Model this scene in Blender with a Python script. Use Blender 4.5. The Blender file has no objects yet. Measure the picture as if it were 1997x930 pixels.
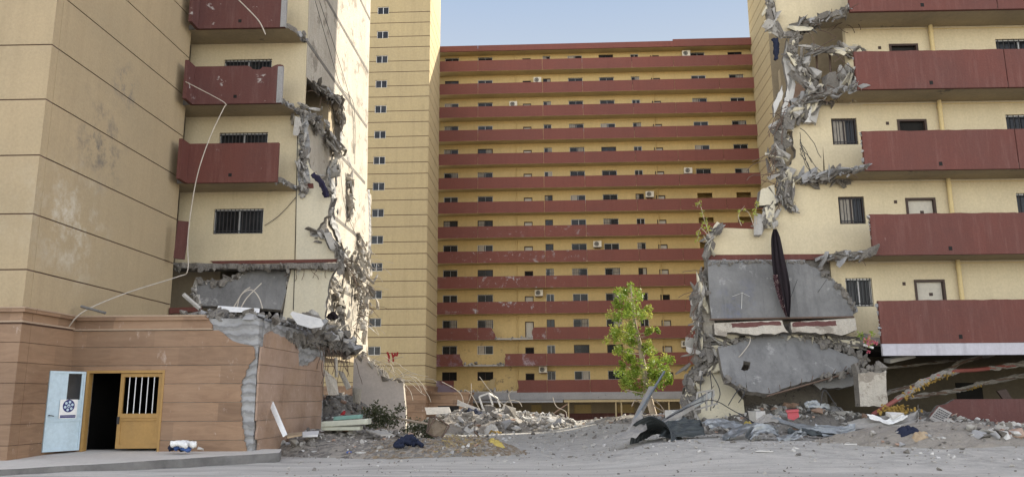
import bpy, bmesh, math, random
from mathutils import Vector, Matrix, Euler, noise
R = math.radians
random.seed(7)
scene = bpy.context.scene
COL = scene.collection

# ------------------------------------------------------------------ camera, world, sun, exposure
FPX, PITCH, ROLL, EYE = 1564.0, R(11.3), 0.007, 1.6
cam = bpy.data.objects.new('camera', bpy.data.cameras.new('camera'))
COL.objects.link(cam)
cam.data.sensor_width = 36.0
cam.data.lens = FPX / 1997 * 36.0
cam.data.clip_end = 3000
cam.data.clip_start = 0.1
cam.matrix_world = Matrix.Translation((0, 0, EYE)) @ Matrix.Rotation(R(90) + PITCH, 4, 'X') @ Matrix.Rotation(-ROLL, 4, 'Z')
scene.camera = cam

SUN_AZ, SUN_EL = R(60), R(27)          # azimuth measured from +Y towards +X
w = bpy.data.worlds.new('World'); scene.world = w; w.use_nodes = True
nt = w.node_tree
sky = nt.nodes.new('ShaderNodeTexSky'); sky.sky_type = 'NISHITA'; sky.sun_disc = False
sky.sun_elevation = SUN_EL; sky.sun_rotation = SUN_AZ
sky.air_density = 1.0; sky.dust_density = 1.0; sky.ozone_density = 1.0; sky.altitude = 1200
hs = nt.nodes.new('ShaderNodeHueSaturation'); hs.inputs['Saturation'].default_value = 0.62
nt.links.new(sky.outputs[0], hs.inputs['Color'])
wb = nt.nodes.new('ShaderNodeMix'); wb.data_type = 'RGBA'; wb.blend_type = 'MULTIPLY'; wb.inputs[0].default_value = 1.0
wb.inputs[7].default_value = (1.08, 0.99, 0.93, 1)     # the phone's white balance, set for open shade
nt.links.new(hs.outputs[0], wb.inputs[6])
# sky capped to blue ahead; added brightening behind the camera lifts the shaded walls
back_gain = nt.nodes.new('ShaderNodeMix'); back_gain.data_type = 'RGBA'; back_gain.blend_type = 'MULTIPLY'; back_gain.inputs[0].default_value = 1.0
back_gain.inputs[7].default_value = (1.56, 1.50, 1.42, 1); nt.links.new(wb.outputs[2], back_gain.inputs[6])
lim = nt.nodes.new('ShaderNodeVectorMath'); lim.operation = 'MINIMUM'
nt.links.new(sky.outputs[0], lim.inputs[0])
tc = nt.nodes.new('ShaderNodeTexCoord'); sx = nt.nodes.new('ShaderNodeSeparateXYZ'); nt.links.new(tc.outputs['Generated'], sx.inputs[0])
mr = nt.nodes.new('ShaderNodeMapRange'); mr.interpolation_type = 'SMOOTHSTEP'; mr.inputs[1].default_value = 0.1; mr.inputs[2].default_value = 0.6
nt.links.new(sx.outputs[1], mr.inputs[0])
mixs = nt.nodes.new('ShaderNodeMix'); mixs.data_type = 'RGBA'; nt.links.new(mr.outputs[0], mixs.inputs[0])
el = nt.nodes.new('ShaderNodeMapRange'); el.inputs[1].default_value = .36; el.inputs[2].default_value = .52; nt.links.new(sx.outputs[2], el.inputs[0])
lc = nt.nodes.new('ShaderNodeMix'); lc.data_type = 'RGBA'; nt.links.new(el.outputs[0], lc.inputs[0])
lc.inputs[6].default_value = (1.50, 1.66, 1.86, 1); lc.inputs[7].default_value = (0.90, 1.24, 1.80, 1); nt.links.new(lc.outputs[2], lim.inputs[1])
nt.links.new(back_gain.outputs[2], mixs.inputs[6]); nt.links.new(lim.outputs[0], mixs.inputs[7])
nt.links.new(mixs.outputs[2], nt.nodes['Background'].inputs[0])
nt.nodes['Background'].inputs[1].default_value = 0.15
sl = bpy.data.lights.new('sun', 'SUN'); sl.energy = 3.4; sl.angle = R(0.5); sl.color = (1, 0.93, 0.80)
so = bpy.data.objects.new('sun', sl); COL.objects.link(so)
sd = Vector((math.sin(SUN_AZ) * math.cos(SUN_EL), math.cos(SUN_AZ) * math.cos(SUN_EL), math.sin(SUN_EL)))
so.rotation_euler = sd.to_track_quat('Z', 'Y').to_euler(); so.location = (60, 60, 60)
scene.view_settings.view_transform = 'Standard'
scene.view_settings.look = 'None'
scene.view_settings.exposure = 1.47
scene.view_settings.gamma = 1
scene.view_settings.use_curve_mapping = False

# ------------------------------------------------------------------ materials
def rgb(c): return (c[0], c[1], c[2], 1)
class NB:
    def __init__(s, name):
        s.m = bpy.data.materials.new(name); s.m.use_nodes = True
        s.t = s.m.node_tree; s.b = s.t.nodes['Principled BSDF']
        s.pos = s.t.nodes.new('ShaderNodeNewGeometry').outputs['Position']
    def n(s, k): return s.t.nodes.new(k)
    def l(s, a, b): s.t.links.new(a, b)
    def mapped(s, sc):
        v = s.n('ShaderNodeVectorMath'); v.operation = 'MULTIPLY'
        s.l(s.pos, v.inputs[0]); v.inputs[1].default_value = sc
        return v.outputs[0]
    def noise(s, scale, detail=4, rough=0.6, vec=None, dist=0.0):
        k = s.n('ShaderNodeTexNoise'); k.inputs['Scale'].default_value = scale
        k.inputs['Detail'].default_value = detail; k.inputs['Roughness'].default_value = rough
        k.inputs['Distortion'].default_value = dist
        s.l(vec if vec is not None else s.pos, k.inputs['Vector'])
        return k.outputs[0]
    def ramp(s, x, a, b, lo=0.0, hi=1.0):
        k = s.n('ShaderNodeMapRange'); k.inputs[1].default_value = a; k.inputs[2].default_value = b
        k.inputs[3].default_value = lo; k.inputs[4].default_value = hi
        s.l(x, k.inputs[0]); return k.outputs[0]
    def math(s, op, a, b):
        k = s.n('ShaderNodeMath'); k.operation = op
        for i, x in enumerate((a, b)):
            if isinstance(x, (int, float)): k.inputs[i].default_value = x
            else: s.l(x, k.inputs[i])
        return k.outputs[0]
    def mix(s, f, a, b, mode='MIX'):
        k = s.n('ShaderNodeMix'); k.data_type = 'RGBA'; k.blend_type = mode; k.clamp_factor = True
        if isinstance(f, (int, float)): k.inputs[0].default_value = f
        else: s.l(f, k.inputs[0])
        for i, x in ((6, a), (7, b)):
            if isinstance(x, tuple): k.inputs[i].default_value = rgb(x)
            else: s.l(x, k.inputs[i])
        return k.outputs[2]
    def near(s, c, r0, r1):                # 1 inside r0 of a world point, 0 outside r1
        v = s.n('ShaderNodeVectorMath'); v.operation = 'DISTANCE'
        s.l(s.pos, v.inputs[0]); v.inputs[1].default_value = c
        return s.ramp(v.outputs[1], r0, r1, 1, 0)
    def done(s, col, rough=0.9, bump=None, bstr=0.3, bdist=0.02, metal=0.0, spec=0.3):
        if isinstance(col, tuple): s.b.inputs['Base Color'].default_value = rgb(col)
        else: s.l(col, s.b.inputs['Base Color'])
        s.b.inputs['Roughness'].default_value = rough
        s.b.inputs['Metallic'].default_value = metal
        s.b.inputs['Specular IOR Level'].default_value = spec
        if bump is not None:
            k = s.n('ShaderNodeBump'); k.inputs['Strength'].default_value = bstr; k.inputs['Distance'].default_value = bdist
            s.l(bump, k.inputs['Height']); s.l(k.outputs[0], s.b.inputs['Normal'])
        return s.m

def surf(name, base, alt, big=0.5, fine=12.0, streak=0.25, rough=0.9, bstr=0.35, bdist=0.015, spots=None, metal=0, spec=0.3, chips=None, scorch=(), dust=None):
    q = NB(name)
    c = q.mix(q.ramp(q.noise(big, 6, 0.65), 0.35, 0.68), base, alt)
    if streak:
        s1 = q.noise(1.0, 5, 0.7, q.mapped((2.6, 2.6, 0.16)))
        dk = tuple(x * (1 - streak) for x in base)
        c = q.mix(q.ramp(s1, 0.48, 0.75, 0, 0.9), c, dk)
    if dust:
        s2 = q.noise(1.3, 6, 0.75, q.mapped((3.4, 3.4, 0.35)))
        c = q.mix(q.ramp(s2, 0.50, 0.80, 0, 0.42), c, dust)
    f = q.noise(fine, 5, 0.7)
    c = q.mix(0.35, c, q.mix(q.ramp(f, 0.3, 0.7), tuple(x * 0.72 for x in base), tuple(min(1, x * 1.2) for x in base)))
    if spots:
        sc, lo, colr = spots
        c = q.mix(q.ramp(q.noise(sc, 6, 0.72), lo, lo + 0.05), c, colr)
    if chips:                               # list of (centre, radius, threshold, scale, colour)
        for (ce, ra, th, sc, colr) in chips:
            k = q.math('MULTIPLY', q.near(ce, ra * 0.25, ra), q.ramp(q.noise(sc, 6, 0.75), th, th + 0.09))
            c = q.mix(k, c, colr)
    for (ce, ra, sc, colr) in scorch:
        k = q.math('MULTIPLY', q.near(ce, ra * 0.1, ra), q.ramp(q.noise(sc, 6, 0.75), 0.47, 0.66))
        c = q.mix(k, c, colr)
    return q.done(c, rough, f, bstr, bdist, metal, spec)

M = {}
M['tan'] = surf('tan_render', (.385, .298, .182), (.31, .248, .157), 0.35, 14, 0.22,
    scorch=[((-12.45, 23.2, 9.3), 1.9, 1.7, (.12, .11, .10)), ((-12.3, 24.3, 11.5), 1.0, 2.1, (.14, .13, .12)), ((-12.5, 22.2, 6.6), 2.2, 1.3, (.52, .47, .38))])
M['tan_far'] = surf('tan_render_far', (.42, .33, .18), (.36, .285, .165), 0.22, 5, 0.25, spots=(1.3, 0.70, (.2, .16, .1)))
M['ledge'] = surf('stone_ledge', (.36, .265, .185), (.29, .21, .15), 1, 10, 0.1)
M['groove'] = surf('groove_dark', (.10, .06, .045), (.08, .05, .04), 1, 10, 0)
M['cream'] = surf('cream_paint', (.585, .495, .325), (.49, .418, .285), 0.6, 14, 0.22, spots=(2.2, 0.72, (.38, .32, .22)))
M['cream_pale'] = surf('pale_cream_paint', (.60, .54, .40), (.49, .45, .35), 0.8, 14, 0.2, spots=(1.5, 0.62, (.42, .40, .35)))
M['cream_far'] = surf('cream_paint_far', (.59, .44, .205), (.49, .37, .175), 0.25, 5, 0.2,
    chips=[((-1, 93, 5), 8, 0.58, 0.9, (.17, .13, .09)), ((-1, 94, 12), 5, 0.62, 1.1, (.25, .18, .10))])
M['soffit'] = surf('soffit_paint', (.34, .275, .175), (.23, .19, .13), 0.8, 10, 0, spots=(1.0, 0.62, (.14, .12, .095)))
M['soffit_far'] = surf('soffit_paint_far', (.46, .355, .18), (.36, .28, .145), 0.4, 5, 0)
M['plaster'] = surf('white_plaster', (.50, .455, .38), (.36, .31, .245), 0.7, 9, 0.45, spots=(0.9, 0.55, (.27, .235, .19)), bstr=1.0, bdist=.06)
M['plaster_wall'] = surf('pale_plaster', (.50, .45, .41), (.42, .38, .35), 0.9, 9, 0.2, bstr=.5)
M['maroon'] = surf('maroon_paint', (.130, .043, .032), (.093, .041, .034), 0.45, 16, 0.3, rough=.75, spots=(2.6, 0.685, (.33, .25, .23)), dust=(.26, .15, .13))
M['maroon_worn'] = surf('worn_maroon_paint', (.112, .043, .036), (.092, .044, .040), 0.7, 14, 0.25, rough=.8, spots=(2.0, 0.625, (.36, .32, .30)), dust=(.24, .16, .145))
M['maroon_far'] = surf('maroon_paint_far', (.172, .056, .040), (.130, .051, .040), 0.13, 6, 0.25, rough=.7, spots=(2.2, 0.735, (.5, .42, .4)),
    chips=[((-1, 92, 12.5), 9, 0.57, 1.0, (.40, .40, .40)), ((6, 92, 18.8), 4.5, 0.57, 1.1, (.40, .40, .40)), ((-2, 92, 18), 7, 0.60, 1.6, (.5, .45, .44)), ((-8, 92, 3), 5, 0.46, 0.5, (.25, .2, .24)), ((2, 92, 3), 6, 0.56, 0.6, (.33, .27, .29))])
M['skirt'] = surf('bare_skirt_concrete', (.40, .38, .40), (.48, .47, .50), 0.8, 9, 0.35)
M['concrete'] = surf('old_concrete', (.27, .265, .26), (.34, .33, .32), 0.8, 10, 0, bstr=.7, bdist=.04, spots=(3, .62, (.17, .165, .16)))
M['broken'] = surf('broken_concrete', (.235, .213, .184), (.135, .123, .108), 1.8, 14, 0, bstr=1.0, bdist=.08, spots=(6, .57, (.11, .10, .095)))
M['slab'] = surf('dark_slab_face', (.145, .142, .138), (.245, .24, .23), 0.9, 10, 0.4, bstr=.8, bdist=.03, spots=(1.2, .60, (.27, .263, .252)), dust=(.23, .222, .21), scorch=[((7.9, 28, 4.9), 1.0, 1.5, (.13, .14, .2))])
M['mortar'] = None
M['rub_light'] = surf('light_rubble', (.40, .375, .335), (.29, .275, .25), 2, 9, 0, bstr=.9, bdist=.04)
M['rub_brick'] = surf('brick_rubble', (.34, .22, .16), (.42, .31, .24), 2, 9, 0, bstr=.9, bdist=.04)
M['rub_white'] = surf('white_rubble', (.56, .54, .50), (.44, .42, .39), 2, 9, 0, bstr=.6, bdist=.03)
M['soil'] = surf('dusty_soil', (.315, .28, .235), (.25, .228, .20), 1.1, 18, 0, bstr=1, bdist=.06, spots=(15, .60, (.19, .165, .14)))
M['soil_brown'] = surf('brown_soil', (.21, .155, .10), (.29, .24, .175), 1.5, 18, 0, bstr=1, bdist=.06, spots=(13, .58, (.12, .095, .065)))
M['pave'] = surf('pavement_concrete', (.55, .52, .465), (.46, .43, .385), 0.7, 9, 0, bstr=.4, spots=(1.4, .66, (.33, .30, .27)))
M['kerb'] = surf('kerb_stone', (.11, .105, .10), (.24, .23, .215), 1.5, 9, 0, bstr=.8)
M['alu'] = surf('window_aluminium', (.50, .50, .49), (.42, .42, .42), 3, 20, 0, rough=.5, metal=.3)
M['black_metal'] = surf('black_iron', (.03, .03, .032), (.045, .04, .04), 3, 20, 0, rough=.6)
M['rust'] = surf('rusty_iron', (.13, .085, .06), (.08, .06, .05), 4, 20, 0, rough=.85)
M['rebar_pale'] = surf('dusty_conduit', (.48, .43, .36), (.34, .30, .25), 3, 20, 0)
M['dark'] = surf('dark_interior', (.012, .011, .010), (.02, .018, .016), 1, 8, 0)  # near black: the shade inside rooms and openings is put into the colour
M['interior'] = surf('interior_paint', (.36, .29, .19), (.28, .23, .16), 0.8, 8, 0.2)
M['dim_paint'] = surf('shaded_paint', (.125, .10, .065), (.08, .068, .052), 0.6, 8, 0.3)  # wall paint darkened: the shade under the right balconies is put into its colour
M['curtain'] = surf('curtain_cloth', (.42, .38, .32), (.30, .27, .23), 4, 9, 0.3)
M['doorleaf'] = surf('cream_door', (.52, .48, .40), (.45, .42, .36), 2, 10, 0.1)
M['dframe'] = surf('brown_door_frame', (.055, .033, .025), (.045, .03, .025), 2, 10, 0, rough=.6)
M['bluedoor'] = surf('pale_blue_steel', (.45, .55, .60), (.36, .46, .51), 1.5, 9, 0.18, rough=.5, spots=(2.4, .68, (.36, .42, .40)))
M['yellowdoor'] = surf('ochre_steel', (.36, .21, .065), (.28, .17, .06), 1.5, 9, 0.2, rough=.55, spots=(2.4, .68, (.3, .19, .09)))
M['white'] = surf('white_paint', (.72, .71, .68), (.62, .61, .58), 2, 10, 0.1, rough=.6)
M['navy'] = surf('navy_print', (.022, .025, .13), (.02, .022, .11), 2, 10, 0, rough=.5)
M['red_paint'] = surf('red_paint', (.24, .015, .02), (.18, .015, .015), 3, 10, 0.3)
M['ac'] = surf('ac_casing', (.66, .61, .50), (.55, .50, .40), 2, 9, 0.2, rough=.6)
M['pipe'] = surf('painted_pipe', (.62, .49, .25), (.55, .43, .22), 2, 12, 0.1)
M['redpipe'] = surf('red_oxide_pipe', (.22, .06, .045), (.17, .06, .05), 3, 12, 0, rough=.6)
M['whitewrap'] = surf('torn_white_wrap', (.25, .225, .19), (.11, .10, .085), 3, 12, 0, bstr=1, bdist=.05)
M['foam'] = surf('yellow_insulation', (.33, .215, .05), (.20, .125, .04), 3, 9, 0, bstr=1, bdist=.05)
M['zinc'] = surf('zinc_sheet', (.27, .28, .28), (.13, .135, .135), 1.3, 9, 0.4, rough=.42, metal=.6, spots=(1.7, .60, (.13, .115, .105)))
M['zinc_dark'] = surf('dark_zinc_sheet', (.060, .068, .068), (.035, .038, .04), 1.2, 9, 0.3, rough=.5, metal=.4)
M['zinc_dusty'] = surf('dusty_zinc_sheet', (.31, .29, .262), (.20, .187, .17), 1.2, 9, 0.2, rough=.7, metal=.1)
M['jacket'] = surf('navy_cloth', (.012, .016, .035), (.02, .024, .045), 4, 20, 0, rough=.9)
M['blackcloth'] = surf('black_cloth', (.014, .010, .012), (.022, .014, .017), 4, 30, 0, rough=.95)
M['pattern'] = surf('patterned_hem', (.03, .012, .015), (.05, .015, .02), 5, 30, 0, spots=(16, .57, (.55, .42, .38)))
M['wood'] = surf('weathered_wood', (.33, .24, .15), (.42, .33, .22), 3, 12, 0.3)
M['bark'] = surf('dry_bark', (.50, .41, .31), (.38, .30, .22), 3, 14, 0, bstr=.8)
M['greenboard'] = surf('green_board', (.16, .28, .24), (.20, .31, .27), 2, 9, 0)
M['foamwhite'] = surf('old_mattress', (.50, .50, .40), (.42, .42, .34), 2, 9, 0)
M['red_plastic'] = surf('red_plastic', (.42, .075, .08), (.34, .08, .085), 3, 9, 0, rough=.5)
M['orange'] = surf('orange_plastic', (.45, .085, .03), (.36, .08, .035), 3, 9, 0, rough=.5)
M['yellow'] = surf('yellow_plastic', (.42, .32, .08), (.33, .25, .08), 3, 9, 0, rough=.6)
M['blue'] = surf('blue_cloth', (.05, .11, .32), (.08, .13, .28), 4, 14, 0)
M['pink'] = surf('pink_petal', (.50, .06, .12), (.62, .35, .30), 9, 30, 0)
M['purple'] = surf('purple_cloth', (.022, .018, .045), (.012, .012, .016), 5, 14, 0)
def leafmat(name, a, b):
    q = NB(name)
    c = q.mix(q.ramp(q.noise(2.2, 5, 0.8), 0.3, 0.7), a, b)
    m = q.done(c, 0.55, spec=.3)
    tr = q.n('ShaderNodeBsdfTranslucent'); q.l(c, tr.inputs[0])
    mx = q.n('ShaderNodeMixShader'); mx.inputs[0].default_value = .35
    q.l(q.b.outputs[0], mx.inputs[1]); q.l(tr.outputs[0], mx.inputs[2])
    q.l(mx.outputs[0], q.t.nodes['Material Output'].inputs[0]); return m
M['leaf'] = leafmat('leaf_green', (.17, .265, .035), (.31, .385, .06))
M['leaf_dry'] = leafmat('leaf_dusty', (.055, .065, .03), (.10, .105, .055))
M['leaf_yellow'] = leafmat('leaf_yellow', (.34, .38, .07), (.44, .44, .11))

def glass():
    q = NB('window_glass')
    return q.done(q.mix(q.ramp(q.noise(.8, 3), .4, .6), (.010, .011, .013), (.028, .030, .033)), .18, spec=.25)
M['glass'] = glass()

def cladding(name, dusty=0):
    q = NB(name)
    gr = q.noise(1.0, 6, 0.65, q.mapped((0.8, 0.8, 4.6)), 1.8)
    c = q.mix(q.ramp(gr, .3, .72), (.275, .172, .105), (.185, .110, .066))
    c = q.mix(q.ramp(q.noise(.7, 6, .7), .35, .7, 0, .32), c, (.325, .23, .155))
    # individual stone panels differ in tone
    br = q.n('ShaderNodeTexBrick'); v = q.n('ShaderNodeCombineXYZ'); sp = q.n('ShaderNodeSeparateXYZ')
    q.l(q.pos, sp.inputs[0]); q.l(q.math('ADD', sp.outputs[0], sp.outputs[1]), v.inputs[0])
    q.l(q.math('SUBTRACT', sp.outputs[2], 0.035), v.inputs[1]); q.l(v.outputs[0], br.inputs[0])
    br.inputs['Scale'].default_value = 1; br.inputs['Brick Width'].default_value = 1.9; br.inputs['Row Height'].default_value = .505
    br.inputs['Mortar Size'].default_value = 0; br.offset = .37
    br.inputs['Color1'].default_value = (.72, .70, .68, 1); br.inputs['Color2'].default_value = (1.1, 1.08, 1.04, 1)
    c = q.mix(.8, c, br.outputs[0], 'MULTIPLY')
    c = q.mix(q.ramp(q.noise(3.2, 6, .75, q.mapped((1, 1, .5))), .60, .70, 0, .75), c, (.43, .34, .28))
    if dusty:
        c = q.mix(q.ramp(q.noise(.9, 6, .75), .35, .72, .15, .75), c, (.43, .315, .25))
        c = q.mix(q.ramp(q.noise(1.6, 6, .8, q.mapped((1, 1.8, .9)), 2), .62, .67, 0, .8), c, (.56, .47, .41))
    return q.done(c, .62, q.noise(14, 4), .25, .008)
M['clad'] = cladding('brown_stone_cladding')
M['clad_dusty'] = cladding('dusty_stone_cladding', 1)
def mortarmat():
    q = NB('grey_mortar')
    wv = q.n('ShaderNodeTexWave'); wv.wave_type = 'BANDS'; wv.bands_direction = 'Z'; wv.inputs['Scale'].default_value = 1.15
    wv.inputs['Distortion'].default_value = 5.5; wv.inputs['Detail'].default_value = 4; wv.inputs['Detail Scale'].default_value = 1.6; q.l(q.pos, wv.inputs['Vector'])
    f = q.noise(9, 6, .75)
    c = q.mix(q.ramp(q.noise(1.3, 5), .35, .65), (.35, .345, .335), (.26, .255, .248))
    c = q.mix(q.ramp(wv.outputs['Fac'], .78, .95, 0, .6), c, (.135, .13, .125))
    c = q.mix(q.ramp(f, .6, .7, 0, .5), c, (.2, .195, .19))
    return q.done(c, .95, q.math('ADD', wv.outputs['Fac'], f), 1, .04)
M['mortar'] = mortarmat()

def groundmat():
    q = NB('dusty_ground')
    sp = q.n('ShaderNodeSeparateXYZ'); q.l(q.pos, sp.inputs[0])
    wob = q.math('MULTIPLY', q.math('SUBTRACT', q.noise(.25, 4), .5), 5.0)
    far = q.ramp(q.math('ADD', q.math('ADD', sp.outputs[1], q.math('MULTIPLY', sp.outputs[0], .45)), wob), 19.5, 22.5)
    st = q.noise(1.0, 6, .65, q.mapped((.22, 2.6, 1)), .6)
    road = q.mix(q.ramp(st, .40, .60), (.40, .375, .335), (.56, .525, .47))
    road = q.mix(q.ramp(q.noise(.5, 5, .7, q.mapped((.3, 1.3, 1))), .55, .72, 0, .8), road, (.66, .63, .575))
    grav = q.mix(q.ramp(q.noise(2.2, 8, .8), .35, .65), (.315, .298, .270), (.54, .51, .458))
    c = q.mix(far, road, grav)
    f = q.noise(16, 6, .8)
    c = q.mix(q.ramp(f, .57, .66, 0, .7), c, (.14, .134, .125))
    c = q.mix(q.ramp(q.noise(9, 6, .85), .58, .66, 0, .7), c, (.56, .535, .49))
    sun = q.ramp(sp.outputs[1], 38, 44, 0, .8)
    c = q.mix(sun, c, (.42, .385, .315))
    h = q.mix(far, f, q.noise(5, 8, .85))
    return q.done(c, .95, h, .9, .05)
M['ground'] = groundmat()

# ------------------------------------------------------------------ geometry helpers
def ray(px, py):
    x, y = px - 998.5, 465 - py
    c, s = math.cos(ROLL), math.sin(ROLL)
    x, y = c * x + s * y, -s * x + c * y
    ct, st = math.cos(PITCH), math.sin(PITCH)
    return Vector((x / FPX, ct - st * y / FPX, st + ct * y / FPX))
EYEV = Vector((0, 0, EYE))
def at(px, py, Y):
    r = ray(px, py); return EYEV + r * (Y / r.y)
def hit(px, py, o, n):
    r = ray(px, py); return EYEV + r * ((Vector(o) - EYEV).dot(n) / r.dot(n))

class Fac:                                   # a vertical facade: u along it, z up, w outwards
    def __init__(s, p, u):
        s.o = Vector((p[0], p[1], 0)); s.u = Vector((u[0], u[1], 0)).normalized(); s.n = Vector((s.u.y, -s.u.x, 0))
    def P(s, u, z, w=0): return s.o + s.u * u + s.n * w + Vector((0, 0, z))
    def uv(s, px, py, w=0):
        p = hit(px, py, s.o + s.n * w, s.n); return ((p - s.o).dot(s.u), p.z)
    def X(s, px, py, w=0): return s.uv(px, py, w)[0]
    def Z(s, px, py, w=0): return s.uv(px, py, w)[1]

def make_rocks():
    T = []; rr = random.Random(3)
    for i in range(16):
        bm = bmesh.new()
        for k in range(13):
            v = Vector((rr.uniform(-1, 1), rr.uniform(-1, 1), rr.uniform(-1, 1)))
            m = max(abs(v.x), abs(v.y), abs(v.z)); v = v / m * rr.uniform(.75, 1.0)
            bm.verts.new(v)
        g = bmesh.ops.convex_hull(bm, input=bm.verts)
        bmesh.ops.delete(bm, geom=[e for e in g['geom_interior'] if isinstance(e, bmesh.types.BMVert)], context='VERTS')
        bm.verts.index_update()
        T.append(([v.co.copy() for v in bm.verts], [[v.index for v in f.verts] for f in bm.faces])); bm.free()
    return T
ROCKS = make_rocks()

class MB:
    def __init__(s): s.v = []; s.f = []; s.m = []
    def add(s, vs, fs, mi=0):
        b = len(s.v); s.v += [Vector(v) for v in vs]
        for f in fs: s.f.append([b + i for i in f]); s.m.append(mi)
    def hexa(s, c, mi=0):
        s.add(c, [(0, 3, 2, 1), (4, 5, 6, 7), (0, 1, 5, 4), (1, 2, 6, 5), (2, 3, 7, 6), (3, 0, 4, 7)], mi)
    def box(s, F, u0, u1, z0, z1, w0, w1, mi=0):
        s.hexa([F.P(u0, z0, w0), F.P(u1, z0, w0), F.P(u1, z0, w1), F.P(u0, z0, w1),
                F.P(u0, z1, w0), F.P(u1, z1, w0), F.P(u1, z1, w1), F.P(u0, z1, w1)], mi)
    def abox(s, x0, x1, y0, y1, z0, z1, mi=0):
        s.hexa([(x0, y0, z0), (x1, y0, z0), (x1, y1, z0), (x0, y1, z0), (x0, y0, z1), (x1, y0, z1), (x1, y1, z1), (x0, y1, z1)], mi)
    def extr(s, pts, d, mi=0, ms=None):      # polygon swept along vector d
        n = len(pts); pts = [Vector(p) for p in pts]
        b = len(s.v); s.v += pts + [p + d for p in pts]
        s.f.append([b + i for i in range(n)]); s.m.append(mi)
        s.f.append([b + n + i for i in range(n)][::-1]); s.m.append(mi)
        for i in range(n):
            j = (i + 1) % n; s.f.append([b + i, b + n + i, b + n + j, b + j]); s.m.append(mi if ms is None else ms)
    def prism(s, F, poly, w0, w1, mi=0, ms=None):
        s.extr([F.P(u, z, w1) for u, z in poly], F.n * (w0 - w1), mi, ms)
    def tube(s, pts, r, n=5, mi=0, r2=None):
        pts = [Vector(p) for p in pts]; m = len(pts); b = len(s.v)
        for i, p in enumerate(pts):
            t = (pts[min(i + 1, m - 1)] - pts[max(i - 1, 0)]).normalized()
            a = t.orthogonal().normalized(); c = t.cross(a)
            rr = r if r2 is None else r + (r2 - r) * i / (m - 1)
            if i:                            # keep rings aligned
                a = (prev - t * prev.dot(t)).normalized(); c = t.cross(a)
            prev = a
            for k in range(n):
                q = 2 * math.pi * k / n; s.v.append(p + a * (rr * math.cos(q)) + c * (rr * math.sin(q)))
        for i in range(m - 1):
            for k in range(n):
                k2 = (k + 1) % n; s.f.append([b + i * n + k, b + i * n + k2, b + (i + 1) * n + k2, b + (i + 1) * n + k]); s.m.append(mi)
        s.f.append([b + k for k in range(n)][::-1]); s.m.append(mi)
        s.f.append([b + (m - 1) * n + k for k in range(n)]); s.m.append(mi)
    def rock(s, c, sc, rr, mi=0, flat=None):
        vs, fs = ROCKS[rr.randrange(len(ROCKS))]
        e = Euler((rr.uniform(0, 6.28), rr.uniform(0, 6.28), rr.uniform(0, 6.28))) if flat is None else Euler((rr.uniform(-flat, flat), rr.uniform(-flat, flat), rr.uniform(0, 6.28)))
        mt = e.to_matrix(); c = Vector(c)
        if isinstance(sc, (int, float)): sc = (sc * rr.uniform(.7, 1.3), sc * rr.uniform(.7, 1.3), sc * rr.uniform(.5, 1.0))
        s.add([c + mt @ Vector((v.x * sc[0], v.y * sc[1], v.z * sc[2])) for v in vs], fs, mi)
    def grid(s, fn, nu, nv, mi=0):
        b = len(s.v)
        for i in range(nu + 1):
            for j in range(nv + 1): s.v.append(Vector(fn(i / nu, j / nv)))
        for i in range(nu):
            for j in range(nv):
                a = b + i * (nv + 1) + j; s.f.append([a, a + nv + 1, a + nv + 2, a + 1]); s.m.append(mi)
    def build(s, name, mats, parent=None, smooth=False, solid=0):
        if not isinstance(mats, (list, tuple)): mats = [mats]
        lo = Vector([min(v[i] for v in s.v) for i in range(3)]); hi = Vector([max(v[i] for v in s.v) for i in range(3)])
        org = Vector(((lo.x + hi.x) / 2, (lo.y + hi.y) / 2, lo.z))
        me = bpy.data.meshes.new(name)
        me.from_pydata([tuple(v - org) for v in s.v], [], s.f)
        for m_ in mats: me.materials.append(M[m_] if isinstance(m_, str) else m_)
        me.polygons.foreach_set('material_index', s.m)
        if smooth: me.polygons.foreach_set('use_smooth', [True] * len(s.f))
        bm = bmesh.new(); bm.from_mesh(me); bmesh.ops.recalc_face_normals(bm, faces=bm.faces); bm.to_mesh(me); bm.free()
        o = bpy.data.objects.new(name, me); COL.objects.link(o)
        WL[o.name] = org
        if parent: o.parent = parent; o.location = org - WL[parent.name]
        else: o.location = org
        if solid:
            md = o.modifiers.new('Solidify', 'SOLIDIFY'); md.thickness = solid; md.offset = 0
        return o
WL = {}
def tag(o, label=None, cat=None, group=None, kind=None):
    if label: o['label'] = label
    if cat: o['category'] = cat
    if group: o['group'] = group
    if kind: o['kind'] = kind
    return o
def thing(name, label, cat, loc, group=None):
    o = bpy.data.objects.new(name, None); COL.objects.link(o); o.location = loc; o.empty_display_size = .3
    WL[o.name] = Vector(loc); return tag(o, label, cat, group)
def copy_tree(o, parent=None, loc=None):
    c = o.copy(); COL.objects.link(c); c.parent = parent
    if loc is not None: c.location = loc
    for ch in o.children: copy_tree(ch, c)
    return c

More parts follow.
